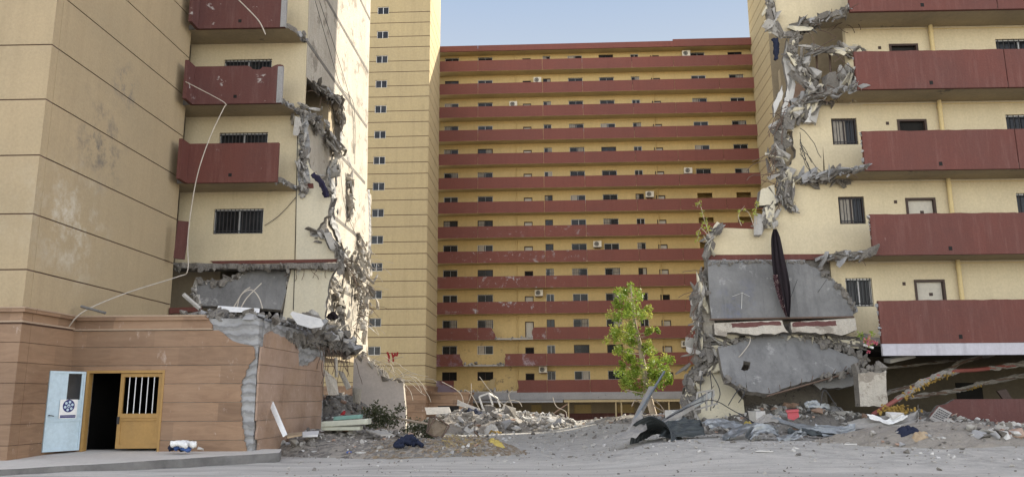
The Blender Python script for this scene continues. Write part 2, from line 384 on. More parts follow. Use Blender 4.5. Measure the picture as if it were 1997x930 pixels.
def jag(pts, amp, step, seed):               # pts: (u, z, flag); flag 1 = the edge to the next point is torn
    rr = random.Random(seed); out = []; n = len(pts)
    for i in range(n):
        p, q = pts[i], pts[(i + 1) % n]
        out.append((p[0], p[1]))
        if len(p) > 2 and p[2]:
            d = math.hypot(q[0] - p[0], q[1] - p[1]); k = max(2, int(d / step))
            nx, ny = -(q[1] - p[1]) / d, (q[0] - p[0]) / d
            off = 0
            for j in range(1, k):
                t = (j + rr.uniform(-.3, .3)) / k; off = off * .5 + rr.uniform(-amp, amp)
                out.append((p[0] + (q[0] - p[0]) * t + nx * off, p[1] + (q[1] - p[1]) * t + ny * off))
    return out
def pxpoly(F, w, pts):
    r = []
    for p in pts:
        u, z = F.uv(p[0], p[1], w); r.append((u, z) + tuple(p[2:]))
    return r
def wall_cells(mb, F, u0, u1, z0, z1, w0, w1, holes, mi=0):
    us = sorted({u0, u1} | {x for h in holes for x in (h[0], h[1]) if u0 < x < u1})
    zs = sorted({z0, z1} | {x for h in holes for x in (h[2], h[3]) if z0 < x < z1})
    for j in range(len(zs) - 1):
        run = None
        for i in range(len(us) - 1):
            uc, zc = (us[i] + us[i + 1]) / 2, (zs[j] + zs[j + 1]) / 2
            solid = not any(h[0] < uc < h[1] and h[2] < zc < h[3] for h in holes)
            if solid: run = (run[0] if run else us[i], us[i + 1])
            if (not solid or i == len(us) - 2) and run:
                mb.box(F, run[0], run[1], zs[j], zs[j + 1], w0, w1, mi); run = None
def courses(mb, F, u0, u1, zs, w0, w1, gap, mi=0, mg=1, back=.035):
    mb.box(F, u0 + .01, u1 - .01, zs[0], zs[-1], w0, w1 - back, mg)
    for i in range(len(zs) - 1):
        a = zs[i] + (gap / 2 if i else 0); b = zs[i + 1] - (gap / 2 if i < len(zs) - 2 else 0)
        mb.box(F, u0, u1, a, b, w0, w1, mi)
def path3(F, w, pts): return [F.P(*F.uv(a, b, w), w) for a, b in pts]
def crumble(mb, path, r, per_m, size, seed, mis=(0,)):
    rr = random.Random(seed)
    for a, b in zip(path[:-1], path[1:]):
        d = (b - a).length
        for k in range(max(1, int(d * per_m))):
            p = a.lerp(b, rr.random()) + Vector((rr.gauss(0, r * .45), rr.gauss(0, r * .45), rr.gauss(0, r * .45)))
            s = size * rr.choice((.4, .5, .6, .8, 1.0, 1.5))
            ax = (s * rr.uniform(.5, 1), s * rr.uniform(.5, 1), s * rr.uniform(.7, 1.6))
            mb.rock(p, ax, rr, rr.choice(mis), .7)
def lumpy(mb, path, r, seed, mi=0, n=14, sub=15):
    rr = random.Random(seed); pts = []
    for a, b in zip(path[:-1], path[1:]):
        k = max(2, int((b - a).length * sub))
        pts += [a.lerp(b, j / k) for j in range(k)]
    pts.append(path[-1]); b0 = len(mb.v); m = len(pts)
    for i, p in enumerate(pts):
        t = (pts[min(i + 1, m - 1)] - pts[max(i - 1, 0)]).normalized()
        a = t.cross(Vector((0, 1, .02))).normalized(); c = t.cross(a)
        for k in range(n):
            q = 2 * math.pi * k / n
            rad = r * (1 + .9 * noise.noise(Vector((p.x * 2.3 + math.cos(q) + seed, p.y * 2 + math.sin(q), p.z * 2.3))) + .55 * noise.noise(Vector((p.x * 6.5 + 2 * math.cos(q), p.y * 6 + 2 * math.sin(q), p.z * 6.5 + seed))) + rr.uniform(-.16, .16))
            if i in (0, m - 1): rad *= .35
            mb.v.append(p + a * rad * math.cos(q) + c * rad * math.sin(q) + Vector((rr.uniform(-1, 1), 0, rr.uniform(-1, 1))) * r * .15)
    for i in range(m - 1):
        for k in range(n):
            k2 = (k + 1) % n; mb.f.append([b0 + i * n + k, b0 + i * n + k2, b0 + (i + 1) * n + k2, b0 + (i + 1) * n + k]); mb.m.append(mi)
    mb.f.append([b0 + k for k in range(n)]); mb.m.append(mi); mb.f.append([b0 + (m - 1) * n + k for k in range(n)]); mb.m.append(mi)
def shards(mb, path, r, n, size, seed, mis=(0,)):
    """thin broken slivers lying mostly along the torn edge, from crumbs to long slabs"""
    rr = random.Random(seed)
    for k in range(n):
        i = rr.randrange(len(path) - 1); t = (path[i + 1] - path[i]).normalized()
        p = path[i].lerp(path[i + 1], rr.random()) + Vector((rr.gauss(0, r), rr.gauss(0, r * .6), rr.gauss(0, r)))
        s = size * rr.choice((.3, .4, .5, .6, .8, 1.0, 1.6, 2.3)); vs, fs = ROCKS[rr.randrange(16)]
        d = (t + Vector((rr.gauss(0, .45), rr.gauss(0, .3), rr.gauss(0, .45) - .25))).normalized(); a = d.orthogonal().normalized(); a = Matrix.Rotation(rr.uniform(0, 6.28), 3, d) @ a; c = d.cross(a)
        sa, sc_ = s * rr.uniform(.18, .5), s * rr.uniform(.07, .2)
        mb.add([p + d * (v.x * s) + a * (v.y * sa) + c * (v.z * sc_) for v in vs], fs, rr.choice(mis))
def ribbon(F, w, pts, width, seed, root, m='mortar', name='exposed_concrete'):
    """ragged strip where the render has come off beside a break"""
    rr = random.Random(seed); q = []
    for (x0, y0), (x1, y1) in zip(pts[:-1], pts[1:]):
        k = max(2, int(math.hypot(x1 - x0, y1 - y0) / 7))
        q += [(x0 + (x1 - x0) * j / k, y0 + (y1 - y0) * j / k) for j in range(k)]
    q.append(pts[-1]); L_, R_ = [], []; a = b = width
    for i, (x, y) in enumerate(q):
        u, z = F.uv(x, y, w); u2, z2 = F.uv(*q[min(i + 1, len(q) - 1)], w); u1, z1 = F.uv(*q[max(i - 1, 0)], w)
        d = math.hypot(u2 - u1, z2 - z1) or 1; nx, nz = -(z2 - z1) / d, (u2 - u1) / d
        a = max(.02, a * .6 + width * .4 * rr.uniform(0, 2.2)); b = max(.02, b * .6 + width * .4 * rr.uniform(0, 2.2))
        L_.append((u + nx * a, z + nz * a)); R_.append((u - nx * b, z - nz * b))
    mb = MB()
    for i in range(len(q) - 1):
        mb.prism(F, [L_[i], L_[i + 1], R_[i + 1], R_[i]], w - .02, w + .012 + .0005 * (i % 5), 0, 0)
    return mb.build(name, m, root)
def wire(p, d, length, rr, droop=.5, curl=.35, n=7):
    pts = [Vector(p)]; d = Vector(d).normalized()
    for i in range(n):
        d = (d + Vector((rr.uniform(-curl, curl), rr.uniform(-curl, curl) * .6, rr.uniform(-curl, curl) - droop / n))).normalized()
        pts.append(pts[-1] + d * (length / n))
    return pts
def smooth_path(pts, k=5):
    pts = [Vector(p) for p in pts]; out = []
    for i in range(len(pts) - 1):
        p0, p1, p2, p3 = pts[max(i - 1, 0)], pts[i], pts[i + 1], pts[min(i + 2, len(pts) - 1)]
        for j in range(k):
            t = j / k
            out.append(.5 * ((2 * p1) + (p2 - p0) * t + (2 * p0 - 5 * p1 + 4 * p2 - p3) * t * t + (3 * p1 - p0 - 3 * p2 + p3) * t ** 3))
    return out + [pts[-1]]
def rebars(root, starts, seed, length=(.4, 1.0), r=.016, droop=.7, dirs=None, m='rust', name='rebar'):
    rr = random.Random(seed)
    for p in starts:
        d = Vector(dirs) if dirs else Vector((rr.uniform(-1, 1), -.5, rr.uniform(-1, .6)))
        d = d + Vector((rr.uniform(-.3, .3), rr.uniform(-.3, .3), rr.uniform(-.3, .3)))
        b = MB(); b.tube(wire(p, d, rr.uniform(*length), rr, droop), r, 4); b.build(name, m, root)
def along(path, n, seed=0):
    rr = random.Random(seed); out = []
    for k in range(n):
        i = rr.randrange(len(path) - 1); out.append(path[i].lerp(path[i + 1], rr.random()))
    return out

# ------------------------------------------------------------------ frames of the buildings
a1, a2 = R(1.3), R(2.24)
FA = Fac((-10, 28), (math.cos(a1), -math.sin(a1)))          # near left block, parapet plane
FB = Fac((14, 27), (math.cos(a1), -math.sin(a1)))           # near right block, parapet plane
FM = Fac((0, 93), (math.cos(a2), -math.sin(a2)))            # far block, parapet plane
SIDE = Vector((.052, 1, 0))
WW = -1.4

# ------------------------------------------------------------------ heights of the ground and the heaps
HEAPS = [  # cx, cy, rx, ry, h, seed
    (-5.6, 27.3, 3.2, 3.6, 0.62, 1), (-3.4, 24.6, 3.0, 1.6, .42, 2), (-1.6, 25.2, 1.9, 1.7, .48, 3),
    (-1.7, 44.3, 4.0, 5.0, 1.0, 4), (1.1, 46, 2.4, 3.2, .7, 14), (-7.3, 33.6, 2.3, 4.4, 1.7, 5),
    (9.6, 29.6, 4.6, 2.9, .85, 6), (11.3, 22.2, 3.0, 1.7, .50, 7), (15.9, 26.4, 3.6, 1.3, .22, 8), (6.6, 30.3, 2.4, 2.8, .6, 9), (8.2, 43, 4.5, 5, .35, 15), (14.2, 28.2, 3.0, 2.2, .6, 16)]
def base_z(x, y):
    t = min(1, max(0, (y - 54) / 28)); z = -1.05 * t * t * (3 - 2 * t)
    if 4 < y < 75:
        v = Vector((x * .35, y * .35, 0)); z += .05 * noise.noise(v) + .022 * noise.noise(v * 4)
    S = lambda q: (lambda c: c * c * (3 - 2 * c))(min(1, max(0, q)))
    z += .40 * S((x - 1.2) / 4) * S((y - 14.5) / 8.5) * (1 - S((y - 46) / 14)) * (1 - S((x - 40) / 20))     # the right forecourt lies higher
    return z
def heap_z(x, y):
    z = 0
    for cx, cy, rx, ry, h, s in HEAPS:
        q = ((x - cx) / rx) ** 2 + ((y - cy) / ry) ** 2
        if q < 1.7:
            n_ = noise.noise(Vector((x * .9 + s * 7, y * .9, 0))) * .35 + noise.noise(Vector((x * 2.3, y * 2.3 + s, 0))) * .22
            z = max(z, h * max(0, (1 - q / (1 + n_ * .8))) ** 1.0 * (1 + n_ * .5))
    return z
def gz(x, y): return base_z(x, y) + heap_z(x, y)
def gp(px, py, z=0):
    p = hit(px, py, (0, 0, z), Vector((0, 0, 1))); return p
def gp2(px, py):                              # ray meets the heaped ground
    r = ray(px, py)
    if r.z > -.002: return at(px, py, 60)
    t = 8.0
    while t < 120:
        p = EYEV + r * t
        if p.z < gz(p.x, p.y): return p
        t += .05
    return p

def build_ground():
    xs = [-900, -400, -200, -100, -60, -40, -28]; x = -22
    while x < 22: xs.append(x); x += .3
    xs += [22, 28, 36, 50, 80, 150, 300, 900]
    ys = [-300, -80, -20, -5, 0, 3]; y = 5
    while y < 60: ys.append(y); y += .3 if y < 32 else .5
    ys += [60, 63, 66, 69, 72, 75, 78, 82, 86, 90, 100, 130, 200, 500, 1500]
    b = MB(); n = len(ys)
    for x in xs:
        for y in ys: b.v.append(Vector((x, y, base_z(x, y))))
    for i in range(len(xs) - 1):
        for j in range(n - 1): b.f.append([i * n + j, (i + 1) * n + j, (i + 1) * n + j + 1, i * n + j + 1]); b.m.append(0)
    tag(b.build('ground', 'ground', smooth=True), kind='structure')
build_ground()
def build_pavement():
    b = MB(); A_ = [(-30, 17.4), (-12, 17.9), (-9, 19.6), (-6.3, 22.3), (-6.5, 23.2), (-30, 23.2)]
    rr = random.Random(4); edge = []
    for (x0, y0), (x1, y1) in zip(A_[:3], A_[1:4]):
        k = max(2, int(math.hypot(x1 - x0, y1 - y0) / .35))
        for j in range(k): t = j / k; edge.append((x0 + (x1 - x0) * t + rr.uniform(-.05, .05), y0 + (y1 - y0) * t + rr.uniform(-.04, .07)))
    zt = lambda x, y: .16 + .04 * max(0, y - 18.5) - .03 * max(0, x + 9)
    top = edge + [A_[3], A_[4], A_[5]]
    b.extr([(x, y, zt(x, y)) for x, y in top], Vector((0, 0, -.4)), 0, 1)
    tag(b.build('pavement', ['pave', 'kerb']), kind='structure')
build_pavement()

# ------------------------------------------------------------------ windows, doors
def window(root, F, u0, u1, z0, z1, w, panes=2, bars=0, fr='alu', curtain=0, name='window', split=True, glassm='glass', t=.05):
    b = MB(); b.box(F, u0, u1, z0, z0 + t, w - .08, w, 0); b.box(F, u0, u1, z1 - t, z1, w - .08, w, 0)
    for i in range(panes + 1):
        uc = u0 + (u1 - u0) * i / panes; x0 = min(max(uc - t / 2, u0), u1 - t)
        b.box(F, x0, x0 + t, z0 + t, z1 - t, w - .08, w, 0)
    if not split: b.box(F, u0 + t / 2, u1 - t / 2, z0 + t / 2, z1 - t / 2, w - .075, w - .05, 1)
    if curtain and not split:
        c0 = u0 + (u1 - u0) * (.06 if curtain % 2 else .55); b.box(F, c0, c0 + (u1 - u0) * .37, z0 + t, z1 - t, w - .05, w - .04, 2)
    if bars and not split:
        for i in range(bars): uc = u0 + (u1 - u0) * (i + .5) / bars; b.box(F, uc - .012, uc + .012, z0 - .05, z1 + .05, w + .10, w + .13, 3)
        for zc in (z0, (z0 + z1) / 2, z1): b.box(F, u0 - .02, u1 + .02, zc - .012, zc + .012, w + .085, w + .1, 3)
    o = b.build(name, [fr, glassm, 'curtain', 'black_metal'], root)
    if split:
        g = MB(); g.box(F, u0 + t / 2, u1 - t / 2, z0 + t / 2, z1 - t / 2, w - .075, w - .05, 0); g.build('pane', glassm, o)
        if curtain:
            g = MB(); rr = random.Random(curtain); du = (u1 - u0)
            for k in range(10):
                c0 = u0 + du * (.08 + .05 * k); g.box(F, c0, c0 + du * .047, z0 + t, z1 - t, w - .045, w - .03 + rr.uniform(0, .012), 0)
            g.build('curtain', 'curtain', o)
        if bars:
            g = MB(); rr = random.Random(bars)
            for i in range(bars):
                uc = u0 + (u1 - u0) * (i + .5) / bars + rr.uniform(-.01, .01); g.box(F, uc - .011, uc + .011, z0 + .01, z1 - .01, w + .06, w + .085)
            for zc in (z0 + .02, z0 + (z1 - z0) * .12, z1 - .08): g.box(F, u0 + .005, u1 - .005, zc - .012, zc + .012, w + .045, w + .06)
            for uc in (u0 + .01, u1 - .03): 
                for zc in (z0 + .02, z1 - .08): g.box(F, uc, uc + .02, zc - .01, zc + .01, w - .04, w + .06)
            g.build('security_bars', 'black_metal', o)
    return o

# ------------------------------------------------------------------ the far block
def far_block():
    root = thing('apartment_block', 'long yellow apartment block of fourteen galleries with dark red parapets closing the view', 'building', FM.P(10, -1.05, 0))
    wW = -1.5; rr = random.Random(21)
    BIG = [(-8.34, -6.6), (-4.2, -2.35), (7.08, 8.88), (10.95, 12.75), (22.3, 24.1), (26.95, 28.7)]
    SML = [(3.95, 4.9), (14.9, 15.9)]; DRS = [(1.41, 2.44), (17.35, 18.45)]
    fl = MB(); walls = MB()
    core = MB(); core.box(FM, -9.2, 45, -1.4, 44.4, -13, -3.2, 0); core.build('rear_wall', 'cream_far', root)
    for k in range(14):
        zf = 2.5 + 3 * k; zc = zf + 2.82
        holes = []
        hid = lambda u: (k < 8 and u > 20) or (k < 11 and u > 30)
        for u0, u1 in BIG + SML: holes.append((u0, u1, zf + 1.22, zf + 2.22))
        for u0, u1 in DRS: holes.append((u0, u1, zf, zf + 2.0))
        wb = MB(); wall_cells(wb, FM, -9.2, 45, zf, zc, wW - .25, wW, holes); wb.build('gallery_wall', 'cream_far', root)
        for (u0, u1) in BIG + SML:
            if hid(u0): continue
            big = u1 - u0 > 1.3
            burnt = k == 0 and u0 < 0
            bars = 0 if burnt or rr.random() < .35 else (9 if big else 5)
            window(root, FM, u0, u1, zf + 1.22, zf + 2.22, wW - .06, 2 if big else 2, bars, 'dframe' if burnt or rr.random() < .15 else 'alu', 0 if burnt or rr.random() < .55 else rr.randint(1, 9), split=False, glassm='dark' if burnt else 'glass', t=.055)
        for (u0, u1) in DRS:
            if hid(u0): continue
            b = MB(); burnt = k in (0, 1) and u0 < 5
            b.box(FM, u0, u0 + .09, zf, zf + 2.0, wW - .2, wW + .02, 0); b.box(FM, u1 - .09, u1, zf, zf + 2.0, wW - .2, wW + .02, 0)
            b.box(FM, u0 + .09, u1 - .09, zf + 1.9, zf + 2.0, wW - .2, wW + .02, 0)
            b.box(FM, u0 + .09, u1 - .09, zf, zf + 1.9, wW - .16, wW - .11, 1)
            b.build('door', ['dframe', 'dark' if burnt or rr.random() < .2 else 'doorleaf'], root)
        # gallery slab and parapet
        s = MB()
        gaps = {0: (-6.3, .4), 1: (-5.6, -1.0), 2: (-2.0, 2.35)}.get(k)
        s.box(FM, -9.0, 45, zf - .18, zf, wW, -.15, 0)
        s.box(FM, -9.0, 45, zf - .20, zf - .02, -.15, -.005, 1 if gaps else 0)
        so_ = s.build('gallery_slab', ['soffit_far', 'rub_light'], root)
        p = p0 = MB(); segs = []
        cuts = [-9.0, -4.05, 3.9, 8.8, 14.9, 20.0, 25.4, 31, 37, 45]
        for c0, c1 in zip(cuts[:-1], cuts[1:]): segs.append((c0, c1 - .035))
        if gaps:
            ns = []
            for c0, c1 in segs:
                if c1 < gaps[0] or c0 > gaps[1]: ns.append((c0, c1, 0, 0)); continue
                if c0 < gaps[0]: ns.append((c0, gaps[0], 0, 1))
                if c1 > gaps[1]: ns.append((gaps[1], c1, 1, 0))
            segs = ns
        for sg in segs:
            c0, c1 = sg[:2]
            if gaps: p = MB()
            if len(sg) == 4 and (sg[2] or sg[3]):
                poly = [(c0, zf - .19, 0), (c1, zf - .19, sg[3]), (c1 - (.5 if sg[3] else 0), zf + 1.2, 0), (c0 + (.1 if sg[2] else 0), zf + 1.2, sg[2])]
                p.prism(FM, jag(poly, .16, .25, k + 5), -.13, 0)
            else: p.box(FM, c0, c1, zf - .19, zf + 1.2, -.13, 0)
            if gaps: p.build('parapet', 'maroon_far', root)
        if not gaps: p.build('parapet', 'maroon_far', root)
        for j, c in enumerate((1.5, 18.55)):
            if hid(c): continue
            b = MB(); b.tube([FM.P(c - 1.0, zf, wW + .1), FM.P(c - 1.0, zc, wW + .1)], .06, 6); b.build('downpipe', 'cream_far', root)
        if gaps:                              # torn slab edge
            b = MB(); crumble(b, [FM.P(gaps[0], zf, -.1), FM.P(gaps[1], zf, -.1)], .16, 5, .16, k, (0, 1)); b.build('broken_concrete', ['rub_light', 'broken'], root)
    r_ = MB(); r_.box(FM, -9.0, 45, 44.0, 44.32, -13, -.12, 0); r_.build('roof', 'soffit_far', root)
    f_ = MB()
    for c0, c1 in ((-9.0, -4.1), (-4.06, 30), (30.04, 45)): f_.box(FM, c0, c1, 43.95, 44.68, -.12, .03, 0)
    f_.box(FM, 20, 45, 44.68, 44.9, -.12, .02, 0)
    f_.build('roof_fascia', 'maroon_far', root)
    # ground floor: slab edge, canopy on posts, open dark front with a low wall
    g = MB(); g.box(FM, -9.2, 45, 1.55, 2.3, -3.2, .02, 0); g.box(FM, -2.0, 45, 1.5, 2.12, .02, .5, 0); g.build('first_floor_slab', 'concrete', root)
    g = MB(); wall_cells(g, FM, -9.2, 45, -1.5, 1.55, -3.25, -3.0, [(2, 3.2, -1.5, .9), (7, 9, -.4, .9), (12, 14, -.4, .9), (16, 17, -1.5, .9)]); g.build('ground_floor_wall', 'interior', root)
    g = MB(); g.box(FM, -1.0, 30, -1.5, -.05, -1.3, -1.15, 0); g.build('low_wall', 'maroon_worn', root)
    for c0, c1, tl in ((-8, 5.6, 0), (5.7, 30, 0)):
        g = MB(); g.box(FM, c0, c1, 1.2, 1.45, .5, 2.7, 0); g.build('canopy', 'tan_far' if c0 > 0 else 'concrete', root)
    for c in (6.2, 11.4, 12.0, 17.2, 18.5, 23):
        g = MB(); g.tube([FM.P(c, -1.5, 2.5), FM.P(c, 1.2, 2.5)], .09, 8); g.build('canopy_post', 'tan_far', root)
    g = MB(); g.tube([FM.P(6.2, 1.1, 2.4), FM.P(3.2, -.9, 2.4)], .07, 6); g.build('brace', 'rub_brick', root)
    g = MB(); g.prism(FM, jag([(-3.6, 2.6, 0), (-2.2, 2.7, 1), (-2.1, 4.1, 1), (-2.9, 3.6, 1)], .1, .3, 3), -1.45, -1.2); g.build('broken_panel', 'tan_far', root)
    return root
FARB = far_block()

FT = Fac((-9.1, 84.3), (math.cos(a2), -math.sin(a2)))
FTS = Fac((-9.1, 84.3), (.033, 1))
def far_tower():
    root = thing('stair_tower', 'tall tan stair tower with red painted numerals standing left of the far block', 'tower', FT.P(-5, -1, -4))
    w_ = MB(); zs = [3.0]; wins = []
    for k in range(15):
        top = 7.08 + 2.955 * k - 2.955; wins.append(top); zs += [top - .72, top + .95]
    zs = sorted(z for z in zs if z > 3.3) + [52]
    zs = [3.0] + zs
    # front in courses, windows let into the wall
    hole = [(-6.05, -4.75, t - .9, t) for t in wins if t > 4]
    w_.box(FT, -13, -.5, 3, 52, -9.2, -.35, 1)
    for i in range(len(zs) - 1):
        wall_cells(w_, FT, -13, 0, zs[i] + .04, zs[i + 1] - .04, -.35, 0, hole, 0)
        w_.box(FTS, .35, 9.1, zs[i] + .04, zs[i + 1] - .04, -.3, 0, 0)
    g = MB()
    for i in range(len(zs)):
        wall_cells(g, FT, -13, -.03, zs[i] - .04, zs[i] + .04, -.35, -.04, hole, 0); g.box(FTS, .3, 9.1, zs[i] - .04, zs[i] + .04, -.3, -.04, 0)
    w_.build('tower_wall', ['tan_far', 'dark'], root); g.build('wall_groove', 'groove', root)
    for i, t in enumerate(wins):
        if t > 4: window(root, FT, -6.05, -4.75, t - .9, t, -.1, 2, 0, 'white' if i > 7 else 'alu', 0, split=True, t=.055)
    b = MB(); zc = [-1.5, -.6, .3, 1.2, 2.1, 2.9]
    for i in range(5): b.box(FT, -13, .12, zc[i] + .02, zc[i + 1] - .02, -9, .12, 0)
    b.box(FT, -13, .17, 2.86, 3.05, -9, .17, 0); b.box(FT, -13, .08, -1.5, 2.9, -9, .08, 1)
    b.build('stone_plinth', ['clad', 'groove'], root)
    # low clad wing between tower and gallery
    b = MB()
    for i in range(4): b.box(FT, .12, 4.4, zc[i] + .02, zc[i + 1] - .02 - (0 if i < 3 else .0), -7, -1.2, 0)
    b.box(FT, .12, 4.35, -1.5, 2.2, -7, -1.25, 1); b.box(FT, .12, 4.5, 2.1, 2.35, -7, -1.1, 0); b.box(FT, 1.2, 3.4, -1.5, .95, -1.3, -1.18, 2)
    b.build('plinth_wing', ['clad', 'groove', 'dark'], root)
    def strokes(paths, r):
        m = MB()
        for pth in paths:
            for (p, q) in zip(pth[:-1], pth[1:]):
                u0, z0 = FT.uv(*p, .0); u1, z1 = FT.uv(*q, .0); d = math.hypot(u1 - u0, z1 - z0); nx, nz = -(z1 - z0) / d * r, (u1 - u0) / d * r
                ex, ez = (u1 - u0) / d * r * .5, (z1 - z0) / d * r * .5
                m.prism(FT, [(u0 - ex + nx, z0 - ez + nz), (u0 - ex - nx, z0 - ez - nz), (u1 + ex - nx, z1 + ez - nz), (u1 + ex + nx, z1 + ez + nz)], -.02, .012 + .002 * len(m.f) / 6)
        return m
    strokes([[(755.5, 687), (758.5, 694), (758.5, 705)]], .10).build('painted_numeral', 'red_paint', root)
    strokes([[(764, 688), (766, 693), (769.5, 693.5), (770.5, 688)], [(770.5, 692), (774, 693), (775.5, 687)], [(765.5, 692), (767, 698), (767, 704)]], .085).build('painted_numeral', 'red_paint', root)
far_tower()
FRT = Fac((28.9, 82.8), (math.cos(a2), -math.sin(a2)))
FRS = Fac((28.9, 82.8), (-.07, -1))
def right_tower():
    root = thing('stair_tower', 'tall tan stair tower beside the right end of the far block', 'tower', FRT.P(5, -1, -4))
    w_ = MB(); g = MB(); zs = [-1.5]
    z = 1.2
    while z < 52: zs += [z, z + 1.28]; z += 2.955
    w_.box(FRT, .9, 12, -1.5, 52, -9.3, -.3, 1)
    for i in range(len(zs) - 1):
        w_.box(FRT, 0, 12, zs[i] + .04, zs[i + 1] - .04, -.3, 0, 0); w_.box(FRS, -9.6, -.3, zs[i] + .04, zs[i + 1] - .04, -.3, 0, 0)
        g.box(FRT, .03, 12, zs[i] - .04, zs[i] + .04, -.3, -.035, 0); g.box(FRS, -9.6, -.3, zs[i] - .04, zs[i] + .04, -.3, -.035, 0)
    w_.build('tower_wall', ['tan_far', 'dark'], root); g.build('wall_groove', 'groove', root)
right_tower()

# air conditioners on the far wall
def ac_units():
    spots = [((1048, 157), 12), ((1001, 204), 11), ((1338, 105), 13), ((1342, 333), 8), ((1267, 379), 7), ((1165, 476), 5), ((1051, 571), 3), ((1059, 720), 0), ((1337, 670), 1)]
    ordn = ['lowest', 'second lowest', 'third lowest', 'fourth lowest', 'fifth lowest', 'sixth lowest', 'seventh lowest', 'eighth lowest', 'ninth lowest', 'tenth lowest', 'eleventh lowest', 'third highest', 'second highest', 'topmost']
    F = Fac((0, 0), FM.u); w0 = thing('air_conditioner', '', 'air conditioner', (0, 0, 0), 'air conditioners on the far gallery walls')
    b = MB(); b.box(F, -.48, .48, 0, .72, -.22, .14, 0); b.box(F, -.45, .45, -.08, 0, -.2, .16, 1); b.build('casing', ['ac', 'rust'], w0)
    b = MB(); n = 20
    b.extr([F.P(-.1 + .29 * math.cos(2 * math.pi * i / n), .36 + .29 * math.sin(2 * math.pi * i / n), .165) for i in range(n)], F.n * -.03, 0)
    gr = b.build('fan_grille', 'black_metal', w0)
    b = MB()
    for r_ in (.1, .2, .28): b.tube([F.P(-.1 + r_ * math.cos(2 * math.pi * i / 16), .36 + r_ * math.sin(2 * math.pi * i / 16), .175) for i in range(17)], .012, 4)
    b.build('guard', 'ac', gr)
    b = MB(); b.box(F, -.3, -.24, -.12, 0, -.5, .12); b.box(F, .24, .3, -.12, 0, -.5, .12); b.build('bracket', 'rust', w0)
    for i, (p, k) in enumerate(spots):
        u, z = FM.uv(p[0], p[1], -1.0); loc = FM.P(u, z - .36, -1.0)
        o = w0 if i == 0 else copy_tree(w0, None, loc)
        o.location = loc; o['label'] = 'white air conditioner hung on yellow wall above the %s dark red parapet' % ordn[k]
ac_units()

